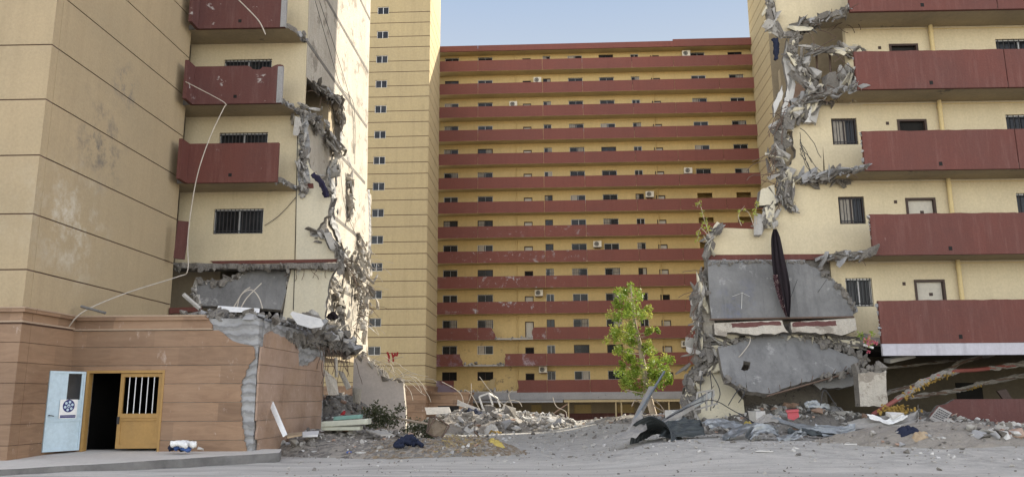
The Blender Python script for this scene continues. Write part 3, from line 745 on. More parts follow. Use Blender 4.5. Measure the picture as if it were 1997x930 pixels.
# ------------------------------------------------------------------ the near left block
CORNER = FA.P(FA.X(597, 100, WW), 0, WW)
FE = Fac((CORNER.x, CORNER.y), (.052, 1))                   # its torn end wall, faces right
FS = Fac((-12.57, 20.5), (.052, 1))                          # side of its stair tower
FTF = Fac((-12.57, 20.5), (math.cos(a1), -math.sin(a1)))    # front of its stair tower
YB = 22.7
FD = Fac((-12.5, YB), (math.cos(R(.6)), -math.sin(R(.6))))  # front of the entrance wing
UBR = FD.X(503, 760)                                        # its right corner
FDS = Fac(tuple(FD.P(UBR, 0)[:2]), (.052, 1))
LEFT = thing('apartment_block', 'near left apartment block with a torn off end wall and a brown stone entrance', 'building', FA.P(-2, 0, -1))
def left_block():
    r = LEFT
    # stair tower in grooved courses
    w_ = MB(); zs = [3.98, 4.97, 6.45, 8.05, 9.62, 11.2, 12.75, 14.3, 15.9, 17.4, 18.9, 20.4, 22, 44]
    DEEP = 7.9
    w_.box(FTF, -6, -.04, 3.9, 44, -DEEP, -.04, 1)
    for i in range(len(zs) - 1):
        a, b = zs[i] + .018, zs[i + 1] - .018
        w_.box(FTF, -6, 0, a, b, -.3, 0, 0); w_.box(FS, .3, DEEP, a, b, -.3, 0, 0)
        w_.box(FTF, -6, -.0, b, b + .036, -.3, -.03, 1); w_.box(FS, .3, DEEP, b, b + .036, -.3, -.03, 1)
    w_.build('stair_tower', ['tan', 'groove'], r)
    b = MB(); zc = [-.1, .55, 1.06, 1.57, 2.08, 2.59, 3.10, 3.56]
    for i in range(7):
        b.box(FTF, -6, .09, zc[i] + .008, zc[i + 1] - .008, -.3, .09, 0); b.box(FS, .3, 2.3, zc[i] + .008, zc[i + 1] - .008, -.3, .09, 0)
    b.box(FTF, -6, .06, -.2, 3.6, -.3, .06, 1); b.box(FS, .25, 2.25, -.2, 3.6, -.3, .065, 1)
    b.box(FTF, -6, .13, 3.60, 3.645, -.3, .12, 2); b.box(FS, .3, DEEP, 3.60, 3.645, -.3, .12, 2)
    b.box(FTF, -6, .10, 3.645, 3.86, -.3, .10, 0); b.box(FS, .3, DEEP, 3.645, 3.86, -.3, .10, 0)
    b.box(FTF, -6, .19, 3.86, 3.95, -.3, .19, 0); b.box(FS, .3, DEEP, 3.86, 3.95, -.3, .19, 0)
    b.box(FTF, -6, .21, 3.95, 3.985, -.3, .21, 2); b.box(FS, .3, DEEP, 3.95, 3.985, -.3, .21, 2)
    b.build('stone_plinth', ['clad', 'groove', 'ledge'], r)
    # ---- entrance wing: mortar core, stone cladding with lost pieces, cornice
    D0, D1, DZ = FD.X(163, 800), FD.X(316, 800), FD.Z(230, 722)
    ZT = 3.95
    core = MB(); wall_cells(core, FD, -.6, UBR - .08, -.2, ZT - .06, -.35, -.05, [(D0, D1, -.3, DZ)], 0)
    core.box(FDS, .35, 6.6, -.2, ZT - .1, -.35, -.06, 0)
    core.build('wing_core', 'mortar', r)
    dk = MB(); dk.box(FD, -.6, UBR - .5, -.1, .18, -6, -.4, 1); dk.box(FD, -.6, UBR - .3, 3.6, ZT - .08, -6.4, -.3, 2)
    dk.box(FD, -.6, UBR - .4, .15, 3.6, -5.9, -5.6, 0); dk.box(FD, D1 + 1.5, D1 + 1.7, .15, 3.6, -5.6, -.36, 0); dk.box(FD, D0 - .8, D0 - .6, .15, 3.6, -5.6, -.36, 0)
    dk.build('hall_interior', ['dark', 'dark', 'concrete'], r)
    lost = pxpoly(FD, 0, [(424, 641), (458, 667), (494, 674), (496, 703), (486, 707), (472, 743), (469, 783), (472, 815), (474, 846), (479, 876)])
    def xr(z):                                # right limit of the cladding left on the front
        pts = sorted(((zz, uu) for uu, zz in lost)); 
        for (z0, u0), (z1, u1) in zip(pts[:-1], pts[1:]):
            if z0 <= z <= z1: return u0 + (u1 - u0) * (z - z0) / (z1 - z0)
        return pts[0][1] if z < pts[0][0] else pts[-1][1]
    zf = [.1, .55, 1.06, 1.57, 2.08, 2.59, 3.10, 3.56]; cl = MB(); cl2 = MB(); rr = random.Random(5)
    for i in range(7):
        za, zb = zf[i] + .006, zf[i + 1] - .006
        right = [(xr(za + (zb - za) * t) + rr.uniform(-.03, .03), za + (zb - za) * t) for t in (0, .17, .34, .5, .68, .85, 1)]
        segs = [(-.6, None)]
        if za < DZ - .02:
            top = min(zb, DZ)
            cl.box(FD, -.6, D0, za, zb, -.05, 0, 0)
            cl.prism(FD, [(D1, za)] + right + [(D1, zb)], -.05, 0, 0)
            if zb > DZ: cl.box(FD, D0, D1, DZ, zb, -.05, 0, 0)
        else: cl.prism(FD, [(-.6, za)] + right + [(-.6, zb)], -.05, 0, 0)
    for i in range(7):                        # side face of the wing: stones with lost corners
        za, zb = zf[i] + .006, zf[i + 1] - .006
        l0 = FDS.X(*[(478, 860), (474, 815), (473, 780), (473, 740), (476, 705), (478, 690), (500, 660)][i]) if False else [.25, .12, .03, .02, .05, .1, .25][i]
        r0 = [6.2, 6.25, 6.3, 6.35, 6.35, 6.3, 6.2][i]
        poly = [(l0, za, 0), (r0, za, 1), (r0, zb, 0), (l0 + rr.uniform(0, .05), zb, 1)]
        if i == 6: poly = [(.35, za, 0), (3.5, za, 1), (3.0, za + .28, 1), (1.6, za + .40, 1), (.7, zb, 0), (.4, zb - .1, 1)]
        if i == 5: poly = [(.08, za, 0), (3.6, za, 1), (4.0, za + .05, 1), (5.1, za + .4, 1), (5.8, zb, 0), (6.3, zb, 0), (6.3, za, 0)][:0] or [(.08, za, 0), (6.3, za, 0), (6.3, zb - .1, 1), (5.6, zb, 1), (4.4, za + .12, 1), (3.5, za + .1, 1), (3.4, zb, 0), (.12, zb, 1)]
        for h_ in range(3):                  # two upright joints per course
            p_ = jag(poly, .05, .16, i + 9)
            lo_, hi_ = ((-1, 2.1), (2.1, 4.3), (4.3, 9))[h_]
            if i in (5, 6):
                if h_ == 0: cl2.prism(FDS, p_, -.06, 0, 0)
                continue
            q_ = [(min(max(a_, lo_ + .006), hi_ - .006), b_) for a_, b_ in p_]; cl2.prism(FDS, q_, -.06, 0, 0)
    cl.build('stone_cladding', 'clad', r); cl2.build('stone_cladding', 'clad_dusty', r)
    co = MB(); c1 = xr(3.55)
    for (z0, z1, wo, mi) in ((3.57, 3.61, .045, 1), (3.61, 3.84, .025, 0), (3.84, 3.94, .10, 0), (3.94, 3.985, .12, 1)):
        e = c1 - .15 - (z0 - 3.5) * .5; co.prism(FD, jag([(-.6, z0, 0), (e, z0, 1), (e - .1, z1, 0), (-.6, z1, 0)], .03, .05, 4), -.06, wo, mi)
    co.build('cornice', ['clad', 'ledge'], r)
    # ---- doors
    b = MB()
    b.box(FD, D0, D0 + .07, .15, DZ, -.2, .015, 0); b.box(FD, D1 - .06, D1, .15, DZ, -.2, .015, 0); b.box(FD, D0 + .07, D1 - .06, DZ - .07, DZ, -.2, .015, 0)
    b.build('door_frame', 'yellowdoor', r)
    y0, y1, z0, z1 = FD.X(229, 800), D1 - .07, .34, DZ - .08; zm = z0 + (z1 - z0) * .46
    b = MB()
    b.box(FD, y0, y0 + .1, z0, z1, -.1, -.04); b.box(FD, y1 - .1, y1, z0, z1, -.1, -.04); b.box(FD, y0 + .1, y1 - .1, z1 - .1, z1, -.1, -.04)
    b.box(FD, y0 + .1, y1 - .1, zm - .12, zm, -.1, -.04); b.box(FD, y0 + .1, y1 - .1, zm - .19, zm - .15, -.1, -.025); b.box(FD, y0 + .1, y1 - .1, z0, z0 + .1, -.1, -.04); b.box(FD, y0 + .08, y1 - .08, z0 + .08, zm - .1, -.09, -.06)
    d = b.build('door', 'yellowdoor', r); d['label'] = 'closed ochre yellow door leaf with a barred upper opening'
    for k in range(5):
        b = MB(); uc = y0 + .1 + (y1 - y0 - .2) * (k + .8) / 5.6; b.tube([FD.P(uc, zm, -.07), FD.P(uc, z1 - .1, -.07)], .013, 6); b.build('bar', 'white', d)
    b = MB(); b.box(FD, y0 + .01, y0 + .06, zm - .28, zm - .08, -.04, .01); b.build('lock', 'black_metal', d)
    # blue leaf swung open towards the road
    h0 = FD.P(D0 - .02, 0, .03); h1 = at(90, 800, 21.75); FL = Fac((h1.x, h1.y), ((h0 - h1).x, (h0 - h1).y)); L = (Vector((h0.x, h0.y, 0)) - Vector((h1.x, h1.y, 0))).length
    b = MB(); t = .05; a_, c_ = z0 - .03, DZ - .03; wl, wr = L * .52, L * .9; w0_, w1_ = a_ + (c_ - a_) * .64, c_ - .06
    wall_cells(b, FL, 0, L, a_, c_, -t, 0, [(wl, wr, w0_, w1_)])
    for (u0, u1, q0, q1) in ((0, .05, a_, c_), (L - .05, L, a_, c_), (.05, L - .05, c_ - .06, c_), (.05, L - .05, a_, a_ + .06), (.05, L - .05, a_ + .78, a_ + .86), (.05, L - .05, a_ + .93, a_ + .98)): b.box(FL, u0, u1, q0, q1, 0, .02)
    d = b.build('door', 'bluedoor', r); d['label'] = 'pale blue steel door leaf standing open with a round navy sticker'
    g = MB(); g.box(FL, wl, wr, w0_, w1_, -.03, -.02); g.build('pane', 'glass', d)
    s0, s1 = L * .34, L * .83; q0, q1 = a_ + .88, a_ + 1.36
    b = MB(); b.box(FL, s0, s1, q0 - .02, q1, .021, .026, 0)
    n = 28; cu, cz, rad = (s0 + s1) / 2, q0 + .31, .17
    circ = lambda u, z, r_, wv: [FL.P(u + r_ * math.cos(2 * math.pi * i / n), z + r_ * math.sin(2 * math.pi * i / n), wv) for i in range(n)]
    b.extr(circ(cu, cz, rad, .030), FL.n * -.004, 1)
    for k in range(6):
        an = k * math.pi / 3 + .3; b.extr(circ(cu + .105 * math.cos(an), cz + .105 * math.sin(an), .036, .033), FL.n * -.003, 2)
    b.extr(circ(cu, cz, .045, .033), FL.n * -.003, 2); b.extr(circ(cu, cz - .01, .02, .036), FL.n * -.003, 1)
    for k, (ww, zz) in enumerate(((.9, .065), (.9, .025))): b.box(FL, s0 + .03, s1 - .03, q0 + zz - .012 - .02, q0 + zz + .012 - .01, .026, .030, 1)
    b.build('sticker', ['white', 'navy', 'bluedoor'], d)
    b = MB(); b.tube([FL.P(.06, a_ + .95, .03), FL.P(.06, a_ + .95, .09), FL.P(.17, a_ + .93, .09)], .012, 6); b.build('handle', 'black_metal', d)
    # ---- gallery wall
    uL = -2.6; uC = FA.X(597, 100, WW); zb = lambda k: .35 + 3 * k
    WU0, WU1 = -1.25, .63
    w_ = MB()
    for k in range(2, 14):
        wall_cells(w_, FA, uL, uC - .005, zb(k) + .2, zb(k + 1), WW - .25, WW, [(WU0, WU1, zb(k) + 1.38, zb(k) + 2.34)])
    w_.build('gallery_wall', 'cream', r)
    for k in range(2, 7):
        window(r, FA, WU0, WU1, zb(k) + 1.38, zb(k) + 2.34, WW - .1, 2, 13, 'alu', 0, glassm='glass', t=.05)
    inn = MB(); inn.abox(-24, -11.3, 30.7, 39.8, 0, 42, 0); inn.box(FA, uL, uC - .1, 3.4, 42, -7, -5.5, 0); inn.build('inner_wall', 'interior', r)
    # slabs and balconies
    for k in range(3, 9):
        s = MB(); z = zb(k)
        s.extr([FA.P(u, z, w_) for u, w_ in jag([(uL, -.13, 0), (1.5, -.13, 0), (1.62, -.15, 1), (1.85, WW, 0), (uL, WW, 0)], .07, .15, k)], Vector((0, 0, .2)), 0, 1)
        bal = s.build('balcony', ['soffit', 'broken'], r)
        p = MB(); tz = z + 1.46
        top = [(1.53, z - .02, 0), (1.53, tz, 1 if k == 4 else 0), (.55, tz - (.16 if k == 4 else 0), 1 if k == 4 else 0), (.2, tz, 0), (-1.75, tz, 0), (-1.75, z - .02, 0)]
        if k == 3: top = [(1.53, z - .02), (1.53, tz), (-1.75, tz), (-1.75, z - .02)]
        p.prism(FA, jag(top, .06, .1, k), -.13, 0, 0, 0)
        p.box(FA, -1.88, -1.752, z - .02, tz, -.13, .6, 0)
        if k != 3: p.box(FA, 1.35, 1.545, z - .01, tz - .05, -.12, .012, 1)
        p.build('parapet', ['maroon_worn' if k > 3 else 'maroon', 'concrete'], bal)
        h = MB(); h.box(FA, -.25, -.13, z + .2, z + .32, -.05, .006); h.build('drain_hole', 'dark', bal)
        c = MB(); crumble(c, [FA.P(1.45, z + .05, .0), FA.P(1.7, z + .1, -.5), FA.P(1.95, z + .1, -1.3)], .07, 14, .08, k, (0, 1)); c.build('broken_edge', ['broken', 'concrete'], bal)
    # torn parapet stump at the second gallery
    p = MB(); p.extr([at(a, b, 27.6) for a, b in ((347, 430), (367, 432), (362, 470), (357, 505), (338, 503))], Vector((0, .15, 0))); p.build('parapet_stump', 'maroon_worn', r)
    # wall of the lost bay, still standing at the second floor and below
    b = MB(); poly = pxpoly(FA, WW, [(578, 225, 0), (597, 225, 1), (592, 300, 1), (620, 345, 1), (645, 385, 1), (640, 420, 1), (606, 455, 1), (640, 468, 1), (662, 490, 1), (664, 507, 0), (578, 509, 0)])
    b.prism(FA, jag(poly, .07, .12, 61), WW - .24, WW + .004, 0, 1); b.build('gallery_wall', ['cream_pale', 'broken'], r)
    b = MB(); b.prism(FA, pxpoly(FA, WW, [(410, 509), (662, 505), (664, 511), (420, 516)]), WW - .05, WW + .03); b.build('painted_band', 'maroon', r)
    b = MB(); b.prism(FA, jag(pxpoly(FA, WW, [(570, 518, 0), (655, 514, 1), (640, 560, 1), (634, 610, 1), (640, 660, 0), (548, 640, 0), (560, 560, 0)]), .05, .14, 8), WW - .24, WW + .002, 0, 1); b.build('gallery_wall', ['cream_pale', 'broken'], r)
    b = MB(); b.tube(path3(FA, WW + .01, [(581, 235), (579, 330), (577, 430), (575, 515), (572, 605)]), .016, 4); b.build('wall_crack', 'dark', r)
    b = MB(); b.prism(FA, pxpoly(FA, WW, [(583, 360), (611, 358), (612, 367), (583, 370)]), WW - .05, WW + .03); b.build('painted_band', 'maroon', r)
    # torn slab of the second floor and the room below it
    b = MB(); b.extr([FA.P(u, zb(2), w_) for u, w_ in jag([(uL, -.7, 1), (-1.2, -1.0, 1), (.6, -1.25, 1), (1.6, -1.15, 1), (3.7, -1.1, 1), (3.7, WW - .3, 0), (uL, WW - .3, 0)], .1, .16, 33)], Vector((0, 0, .2)), 0, 0)
    crumble(b, [FA.P(uL, zb(2), -.75), FA.P(-.5, zb(2) + .05, -1.1), FA.P(3.6, zb(2) + .03, -1.2)], .08, 16, .09, 3); b.build('torn_slab', 'broken', r)
    rebars(r, [FA.P(u, zb(2), -1.25) for u in (1.8, 2.05, 2.3, 2.55, 2.8, 3.1)], 4, (.35, .6), .012, .2, (0, -.15, -1))
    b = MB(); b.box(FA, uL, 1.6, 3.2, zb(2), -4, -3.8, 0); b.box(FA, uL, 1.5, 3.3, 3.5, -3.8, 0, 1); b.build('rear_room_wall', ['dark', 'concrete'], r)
    b = MB(); b.prism(FA, jag(pxpoly(FA, -.2, [(330, 600, 0), (392, 598, 0), (388, 606, 1), (330, 612, 0)]), .02, .1, 8), -.35, -.2); b.build('parapet_stump', 'maroon', r)
    # ---- end wall
    e = MB(); o1 = pxpoly(FE, 0, [(597, -30, 0), (597, 150, 0), (612, 165, 1), (640, 178, 1), (656, 195, 1), (665, 240, 1), (664, 285, 1), (652, 300, 1), (640, 330, 1), (652, 375, 1), (648, 430, 1), (664, 470, 1), (680, 500, 1), (668, 560, 1), (676, 640, 1), (700, 690, 1), (716, 690, 1), (721, 560, 1), (724, 380, 0), (716, 372, 0), (719, 150, 0), (722, -30, 0)])
    lowz = o1[0][1]; o1[0] = (o1[0][0], 40, 0); o1[-1] = (o1[-1][0], 40, 0)
    e.prism(FE, jag(o1, .10, .2, 71), -.3, .0, 0, 1)
    e.build('end_wall', ['plaster', 'broken'], r)
    e = MB(); e.prism(FE, jag(pxpoly(FE, -.05, [(590, 215, 0), (612, 225, 1), (640, 262, 1), (664, 300, 1), (652, 330, 1), (655, 380, 1), (650, 430, 1), (680, 500, 1), (690, 560, 1), (690, 690, 0), (590, 690, 0)]), .08, .2, 72), -.3, -.08, 0, 1); e.build('end_wall', ['plaster', 'broken'], r)
    core = MB(); core.box(FE, 4.2, 10.6, 3.4, 42, -8, -.32, 0); core.box(FE, 1.5, 10.6, 0, 3.4, -3.2, -3.0, 2); core.box(FE, .3, 4.2, 12.6, 15.2, -3.0, -2.8, 0); core.box(FE, .25, 4.2, 3.4, 12.3, -.6, -.32, 1); core.box(FE, .25, 4.2, 15.3, 42, -.6, -.32, 1); core.box(FE, .25, 10.6, 41.9, 42.2, -9, -.1, 1); core.build('inner_wall', ['interior', 'concrete', 'dark'], r)
    for k in range(2, 9):
        s = MB(); s.box(FE, 0 if k > 4 else 4.6, 10.2, zb(k) + .0, zb(k) + .16, -.05, .012); s.build('slab_line', 'broken', r)
    def torn(*a):
        a = list(a); e_ = a[0]; c = MB(); crumble(c, a[0], a[1] * 1.1, a[2] * .9, a[3] * .7, *a[4:]); shards(c, e_, a[1] * 1.0, int(26 * sum((q - p).length for p, q in zip(e_[:-1], e_[1:]))), .17, a[4], a[5]); c.build('broken_concrete', ['broken', 'rub_light', 'plaster'], r)
    torn(path3(FE, .05, [(612, 165), (640, 185), (660, 200), (666, 240)]), .1, 10, .1, 1, (0,))
    torn(path3(FA, WW + .1, [(590, 215), (590, 300), (592, 380)]), .10, 18, .11, 2, (0, 1))
    torn(path3(FE, .1, [(592, 215), (615, 235), (640, 270), (662, 300)]), .22, 22, .17, 3, (0, 1))
    torn(path3(FE, .1, [(600, 345), (625, 360), (642, 385), (640, 420)]), .18, 24, .15, 4, (0, 1))
    torn(path3(FA, WW + .1, [(606, 455), (645, 462), (664, 492), (660, 512)]), .10, 20, .12, 5, (0, 1))
    torn(path3(FE, .15, [(655, 320), (652, 345)]), .1, 14, .22, 6, (1,))
    torn(path3(FE, .15, [(683, 345), (684, 420)]), .08, 16, .14, 7, (1, 2))
    torn(path3(FE, .2, [(668, 505), (690, 520), (700, 560), (706, 600)]), .3, 22, .16, 8, (0, 1, 2))
    torn(path3(FE, .2, [(650, 540), (665, 600), (655, 640), (672, 660)]), .25, 22, .16, 9, (0, 1, 2))
    torn(path3(FE, .2, [(705, 470), (712, 520), (712, 590), (702, 660)]), .25, 14, .15, 10, (1, 2))
    for i_, (F_, w_r, q) in enumerate(((FA, WW + .008, [(592, 216), (590, 300), (592, 380)]), (FE, .004, [(612, 165), (640, 180), (656, 195), (666, 240), (664, 290)]), (FE, .004, [(640, 330), (652, 375), (648, 430), (664, 470)]), (FE, .004, [(684, 340), (685, 425)]), (FE, .004, [(668, 505), (690, 520), (703, 560), (706, 620)]), (FA, WW + .01, [(606, 455), (645, 464), (664, 492), (662, 508)]), (FE, .004, [(719, 370), (722, 440), (718, 540)]))):
        ribbon(F_, w_r, q, (.16, .12, .22, .12, .35, .09, .2)[i_], 90 + i_, r)
    st = along(path3(FE, .15, [(655, 500), (690, 540), (700, 600), (680, 660)]), 26, 5)
    rebars(r, st, 6, (.5, 1.5), .014, 1.0, (.6, -.2, .1)); rebars(r, along(path3(FE, .1, [(615, 180), (640, 200), (655, 250)]), 8, 6), 9, (.5, 1.2), .012, .9)
    rebars(r, along(path3(FE, .1, [(700, 480), (716, 520), (716, 640)]), 12, 6), 19, (.6, 1.8), .012, .5, (1, -.1, .1), 'rebar_pale')
    for i, pth in enumerate(([(614, 0), (640, 90), (665, 170), (690, 205), (692, 320)], [(622, 0), (655, 100), (686, 210), (690, 300)], [(662, 300), (672, 400), (700, 470), (720, 500)])):
        b = MB(); b.tube(smooth_path(path3(FE, .06, pth)), .012, 4); b.build('cable', 'black_metal', r)
    b = MB(); b.tube(smooth_path(path3(FA, WW + .06, [(516, 440), (545, 420), (578, 384)])), .012, 4); b.build('cable', 'black_metal', r)
    # purple cloth caught at the torn edge
    # ---- wreck of the ground floor beyond the wing
    b = MB(); FG = Fac((-6.7, 38.6), (math.cos(a1), -math.sin(a1)))
    b.prism(FG, jag(pxpoly(FG, 0, [(690, 700, 1), (705, 690, 1), (735, 715, 1), (760, 740, 1), (786, 744, 0), (791, 800, 0), (791, 850, 0), (685, 850, 0)]), .09, .2, 14), -.4, 0, 0, 1); b.build('ground_floor_wall', ['plaster_wall', 'plaster'], r)
    c = MB(); crumble(c, path3(FG, -.1, [(690, 705), (710, 700), (740, 722), (765, 742), (788, 746)]), .12, 16, .14, 5, (0, 1)); c.build('broken_concrete', ['broken', 'rub_light'], r)
    rebars(r, along(path3(FG, .1, [(700, 695), (735, 712), (765, 735), (788, 745)]), 22, 3), 23, (.8, 2.0), .013, 1.6, (.5, -.2, .4), 'rebar_pale')
    # overhanging torn first floor slab above it
    b = MB(); zc = 3.45
    pl = [(-7.15, 25.0), (-6.75, 28.2), (-6.5, 30.6), (-6.35, 32.5), (-7.2, 34.5), (-9, 35), (-11, 30), (-10.5, 24)]
    jp = jag([(x, y, 1) for x, y in pl], .18, .3, 9); b.extr([(x, y, zc + .05 * (x + 8)) for x, y in jp], Vector((0, 0, .22)), 0, 0)
    crumble(b, [Vector((-7.1, 25, 3.5)), Vector((-6.75, 28.2, 3.55)), Vector((-6.4, 32, 3.6)), Vector((-7.2, 34.5, 3.6))], .14, 40, .12, 4); lumpy(b, [Vector((-7.1, 25.4, 3.6)), Vector((-6.75, 28.2, 3.6)), Vector((-6.45, 32, 3.66))], .09, 4)
    b.build('torn_slab', 'broken', r)
    rebars(r, [Vector((-6.6 + .1 * (k % 4), 27 + .25 * k, 3.4)) for k in range(22)], 52, (.4, 1.5), .012, 1.3, (.2, -.2, -.7))
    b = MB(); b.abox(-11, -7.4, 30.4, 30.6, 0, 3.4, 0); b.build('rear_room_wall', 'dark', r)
left_block()

# ------------------------------------------------------------------ the near right block
RIGHT = thing('apartment_block', 'near right apartment block with torn away end and dark red balconies', 'building', FB.P(2, 0, -1))
def right_block():
    r = RIGHT; zb = lambda k: .35 + 3 * k
    UR = 46
    pl = [(11.4, 33), (16.5, 47.5), (60, 46.5), (60, 32)]
    b = MB(); b.extr([(x, y, 0) for x, y in pl], Vector((0, 0, 44)), 0); b.build('rear_wall', 'interior', r)
    b = MB(); b.extr([(x, y, -.2) for x, y in [(7.6, 30.2), (9.9, 39), (16.4, 47), (16.4, 33.1), (11.6, 33.1), (11.6, 30.2)]], Vector((0, 0, 6.4)), 0); b.build('rear_wall', 'broken', r)
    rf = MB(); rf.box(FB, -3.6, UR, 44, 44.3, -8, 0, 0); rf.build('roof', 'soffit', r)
    WIN = (-2.12, -1.18); DR = (.3, 1.38); wins2 = (4.3, 6.1)
    for k in range(1, 14):
        z0, z1 = zb(k) + .2, zb(k + 1)
        left = {1: -2.6, 2: -2.55, 3: -2.5, 5: -2.4}.get(k, -4.0)
        left = -1.3 if k == 4 else left
        holes = [(DR[0], DR[1], z0, z0 + 2.12), (wins2[0], wins2[1], z0 + 1.2, z0 + 2.25)]
        if k != 4: holes.append((WIN[0], WIN[1], z0 + 1.18, z0 + 2.2))
        m = MB(); wall_cells(m, FB, left, UR, z0, z1, WW - .25, WW, holes); m.build('gallery_wall', 'cream', r)
        if k > 6: continue
        if k != 4: window(r, FB, WIN[0], WIN[1], z0 + 1.18, z0 + 2.2, WW - .1, 2, 0 if k == 9 else 8, 'white' if k == 1 else 'dframe', k if k in (2, 3) else 0, t=.06)
        window(r, FB, wins2[0], wins2[1], z0 + 1.2, z0 + 2.25, WW - .1, 2, 9, 'alu', 0)
        d = MB(); fr = .08
        d.box(FB, DR[0], DR[0] + fr, z0, z0 + 2.12, WW - .2, WW + .03); d.box(FB, DR[1] - fr, DR[1], z0, z0 + 2.12, WW - .2, WW + .03); d.box(FB, DR[0] + fr, DR[1] - fr, z0 + 2.04, z0 + 2.12, WW - .2, WW + .03)
        do = d.build('door', 'dframe', r)
        d = MB(); d.box(FB, DR[0] + fr, DR[1] - fr, z0, z0 + 2.04, WW - .16, WW - .1); d.build('door_leaf', 'dark' if k > 2 else 'doorleaf', do)
        d = MB(); d.box(FB, .84, .97, z0 + 1.55, z0 + 1.66, WW - .1, WW - .09); d.build('number_plate', 'dframe', do)
        p = MB(); p.tube([FB.P(1.87, z0, WW + .12), FB.P(1.87, z1, WW + .12)], .075, 10)
        p.tube([FB.P(1.87, z1 - .3, WW + .12), FB.P(1.87, z1 - .22, WW + .12)], .09, 10); p.build('downpipe', 'pipe', r)
        v = MB(); v.box(FB, -.11, -.0, z1 - .82 - .06, z1 - .82 + .06, WW - .05, WW + .012); v.build('vent', 'dframe', r)
        v = MB(); v.box(FB, 1.95, 12, z1 - .10, z1 - .075, WW, WW + .02); v.tube([FB.P(-.9, z1 - .09, WW + .02), FB.P(1.8, z1 - .08, WW + .02)], .012, 4); v.build('cable_duct', 'pipe', r)
    # balconies
    for k in range(1, 9):
        z = zb(k); tz = z + 1.42; s = MB()
        torn = {1: [(-1.6, -.1, 0), (-1.75, -.4, 1), (-2.0, WW, 0)], 2: [(-1.6, -.02, 1), (-2.2, -.65, 1), (-2.9, -1.05, 1), (-3.0, WW, 0)], 3: [(-1.6, -.02, 1), (-2.5, -.8, 1), (-3.3, -1.0, 1), (-3.4, WW, 0)],
                4: [(-1.6, -.02, 1), (-2.2, -.5, 1), (-2.8, -.95, 1), (-3.2, -1.2, 1), (-3.3, WW, 0)], 5: [(-1.55, -.02, 1), (-2.2, -.7, 1), (-2.7, -.9, 1), (-3.0, -1.15, 1), (-3.1, WW, 0)]}.get(k, [(-1.6, -.1, 0), (-4.5, WW, 0)])
        pts = jag([(UR, -.13, 0)] + torn + [(UR, WW, 0)], .10, .16, k + 40)
        s.extr([FB.P(u, z + (-.03 if False else 0), w_) for u, w_ in pts], Vector((0, 0, .2)), 0, 1)
        bal = s.build('balcony', ['soffit', 'broken'], r)
        p = MB(); cuts = [-1.63, 3.70, 10, 20, 32, UR]
        for i in range(5):
            c0, c1 = cuts[i], cuts[i + 1] - .03
            if i == 0: p.prism(FB, jag([(c0, z - .02, 0), (c1, z - .02, 0), (c1, tz, 1), (c0, tz, 0 if k > 1 else 0)], .012, .2, k), -.13, 0, 0)
            else: p.box(FB, c0, c1, z - .02, tz, -.13, 0, 0)
        pp = p.build('parapet', 'maroon', bal)
        if k == 1:
            p = MB()
            for i in range(5): p.box(FB, cuts[i], cuts[i + 1] - .03, z - .42, z - .025, -.13, -.012, 0)
            p.build('parapet_skirt', 'skirt', bal)
        h = MB(); h.box(FB, .93, 1.05, z + .12, z + .26, -.05, .006); h.build('drain_hole', 'dark', bal)
        if k > 1 and k < 6:
            c = MB(); e = [FB.P(u, z + .08, w_ + .02) for u, w_, f in torn]
            crumble(c, e, .08, 14, .07, k, (0, 1)); lumpy(c, e[1:] if len(e) > 3 else e, .06, k, 0); shards(c, e, .07, 70, .18, k, (0, 1)); c.build('broken_edge', ['broken', 'concrete'], bal)
            rebars(bal, along(e, 12, k), k, (.25, .7), .010, .3, (.3, -.7, -.15))
        c = MB(); crumble(c, [FB.P(-1.64, z + .1, -.06), FB.P(-1.66, tz - .05, -.06)], .015, 10, .05, k, (0, 1)); c.build('chipped_end', ['rub_light', 'concrete'], bal)
    # walls of the torn bay (outer skin)
    def skin(poly, seed, mats=('cream', 'broken'), w=WW + .003, amp=.07, th=.25):
        b = MB(); b.prism(FB, jag(pxpoly(FB, w, poly), amp, .13, seed), w - th, w, 0, 1); return b.build('gallery_wall', list(mats), r)
    # fifth floor: wall reaching to the left edge above the hole
    b = MB(); poly = pxpoly(FB, WW, [(1495, -10, 1), (1503, 40, 1), (1516, 66, 1), (1546, 66, 1), (1558, 44, 1), (1600, 40, 0), (1600, -10, 0)]); b.prism(FB, jag(poly, .06, .13, 2), WW - .25, WW + .004, 0, 1); b.build('gallery_wall', ['cream', 'broken'], r)
    skin([(1603, 205, 0), (1560, 225, 1), (1545, 262, 1), (1552, 300, 1), (1536, 340, 1), (1545, 350, 0), (1606, 345, 0)], 3)
    skin([(1612, 345, 0), (1560, 352, 1), (1530, 385, 1), (1502, 412, 1), (1480, 447, 0), (1402, 444, 1), (1380, 470, 1), (1378, 497, 0), (1622, 497, 0)], 4, ('cream', 'concrete'))
    b = MB(); b.prism(FB, pxpoly(FB, WW, [(1380, 497), (1655, 495), (1655, 506), (1380, 507)]), WW - .2, WW + .02); b.build('painted_band', 'maroon', r)
    b = MB(); b.prism(FB, jag(pxpoly(FB, WW - .1, [(1378, 507, 0), (1625, 507, 0), (1668, 600, 0), (1668, 690, 0), (1375, 700, 1), (1368, 600, 1)]), .08, .2, 9), WW - .6, WW - .1); b.build('rear_wall', 'broken', r)
    b = MB(); b.prism(FB, jag(pxpoly(FB, WW - .05, [(1366, 560, 1), (1388, 556, 0), (1396, 660, 0), (1372, 655, 1)]), .03, .1, 9), WW - .1, WW - .02); b.build('plaster_patch', 'plaster', r)
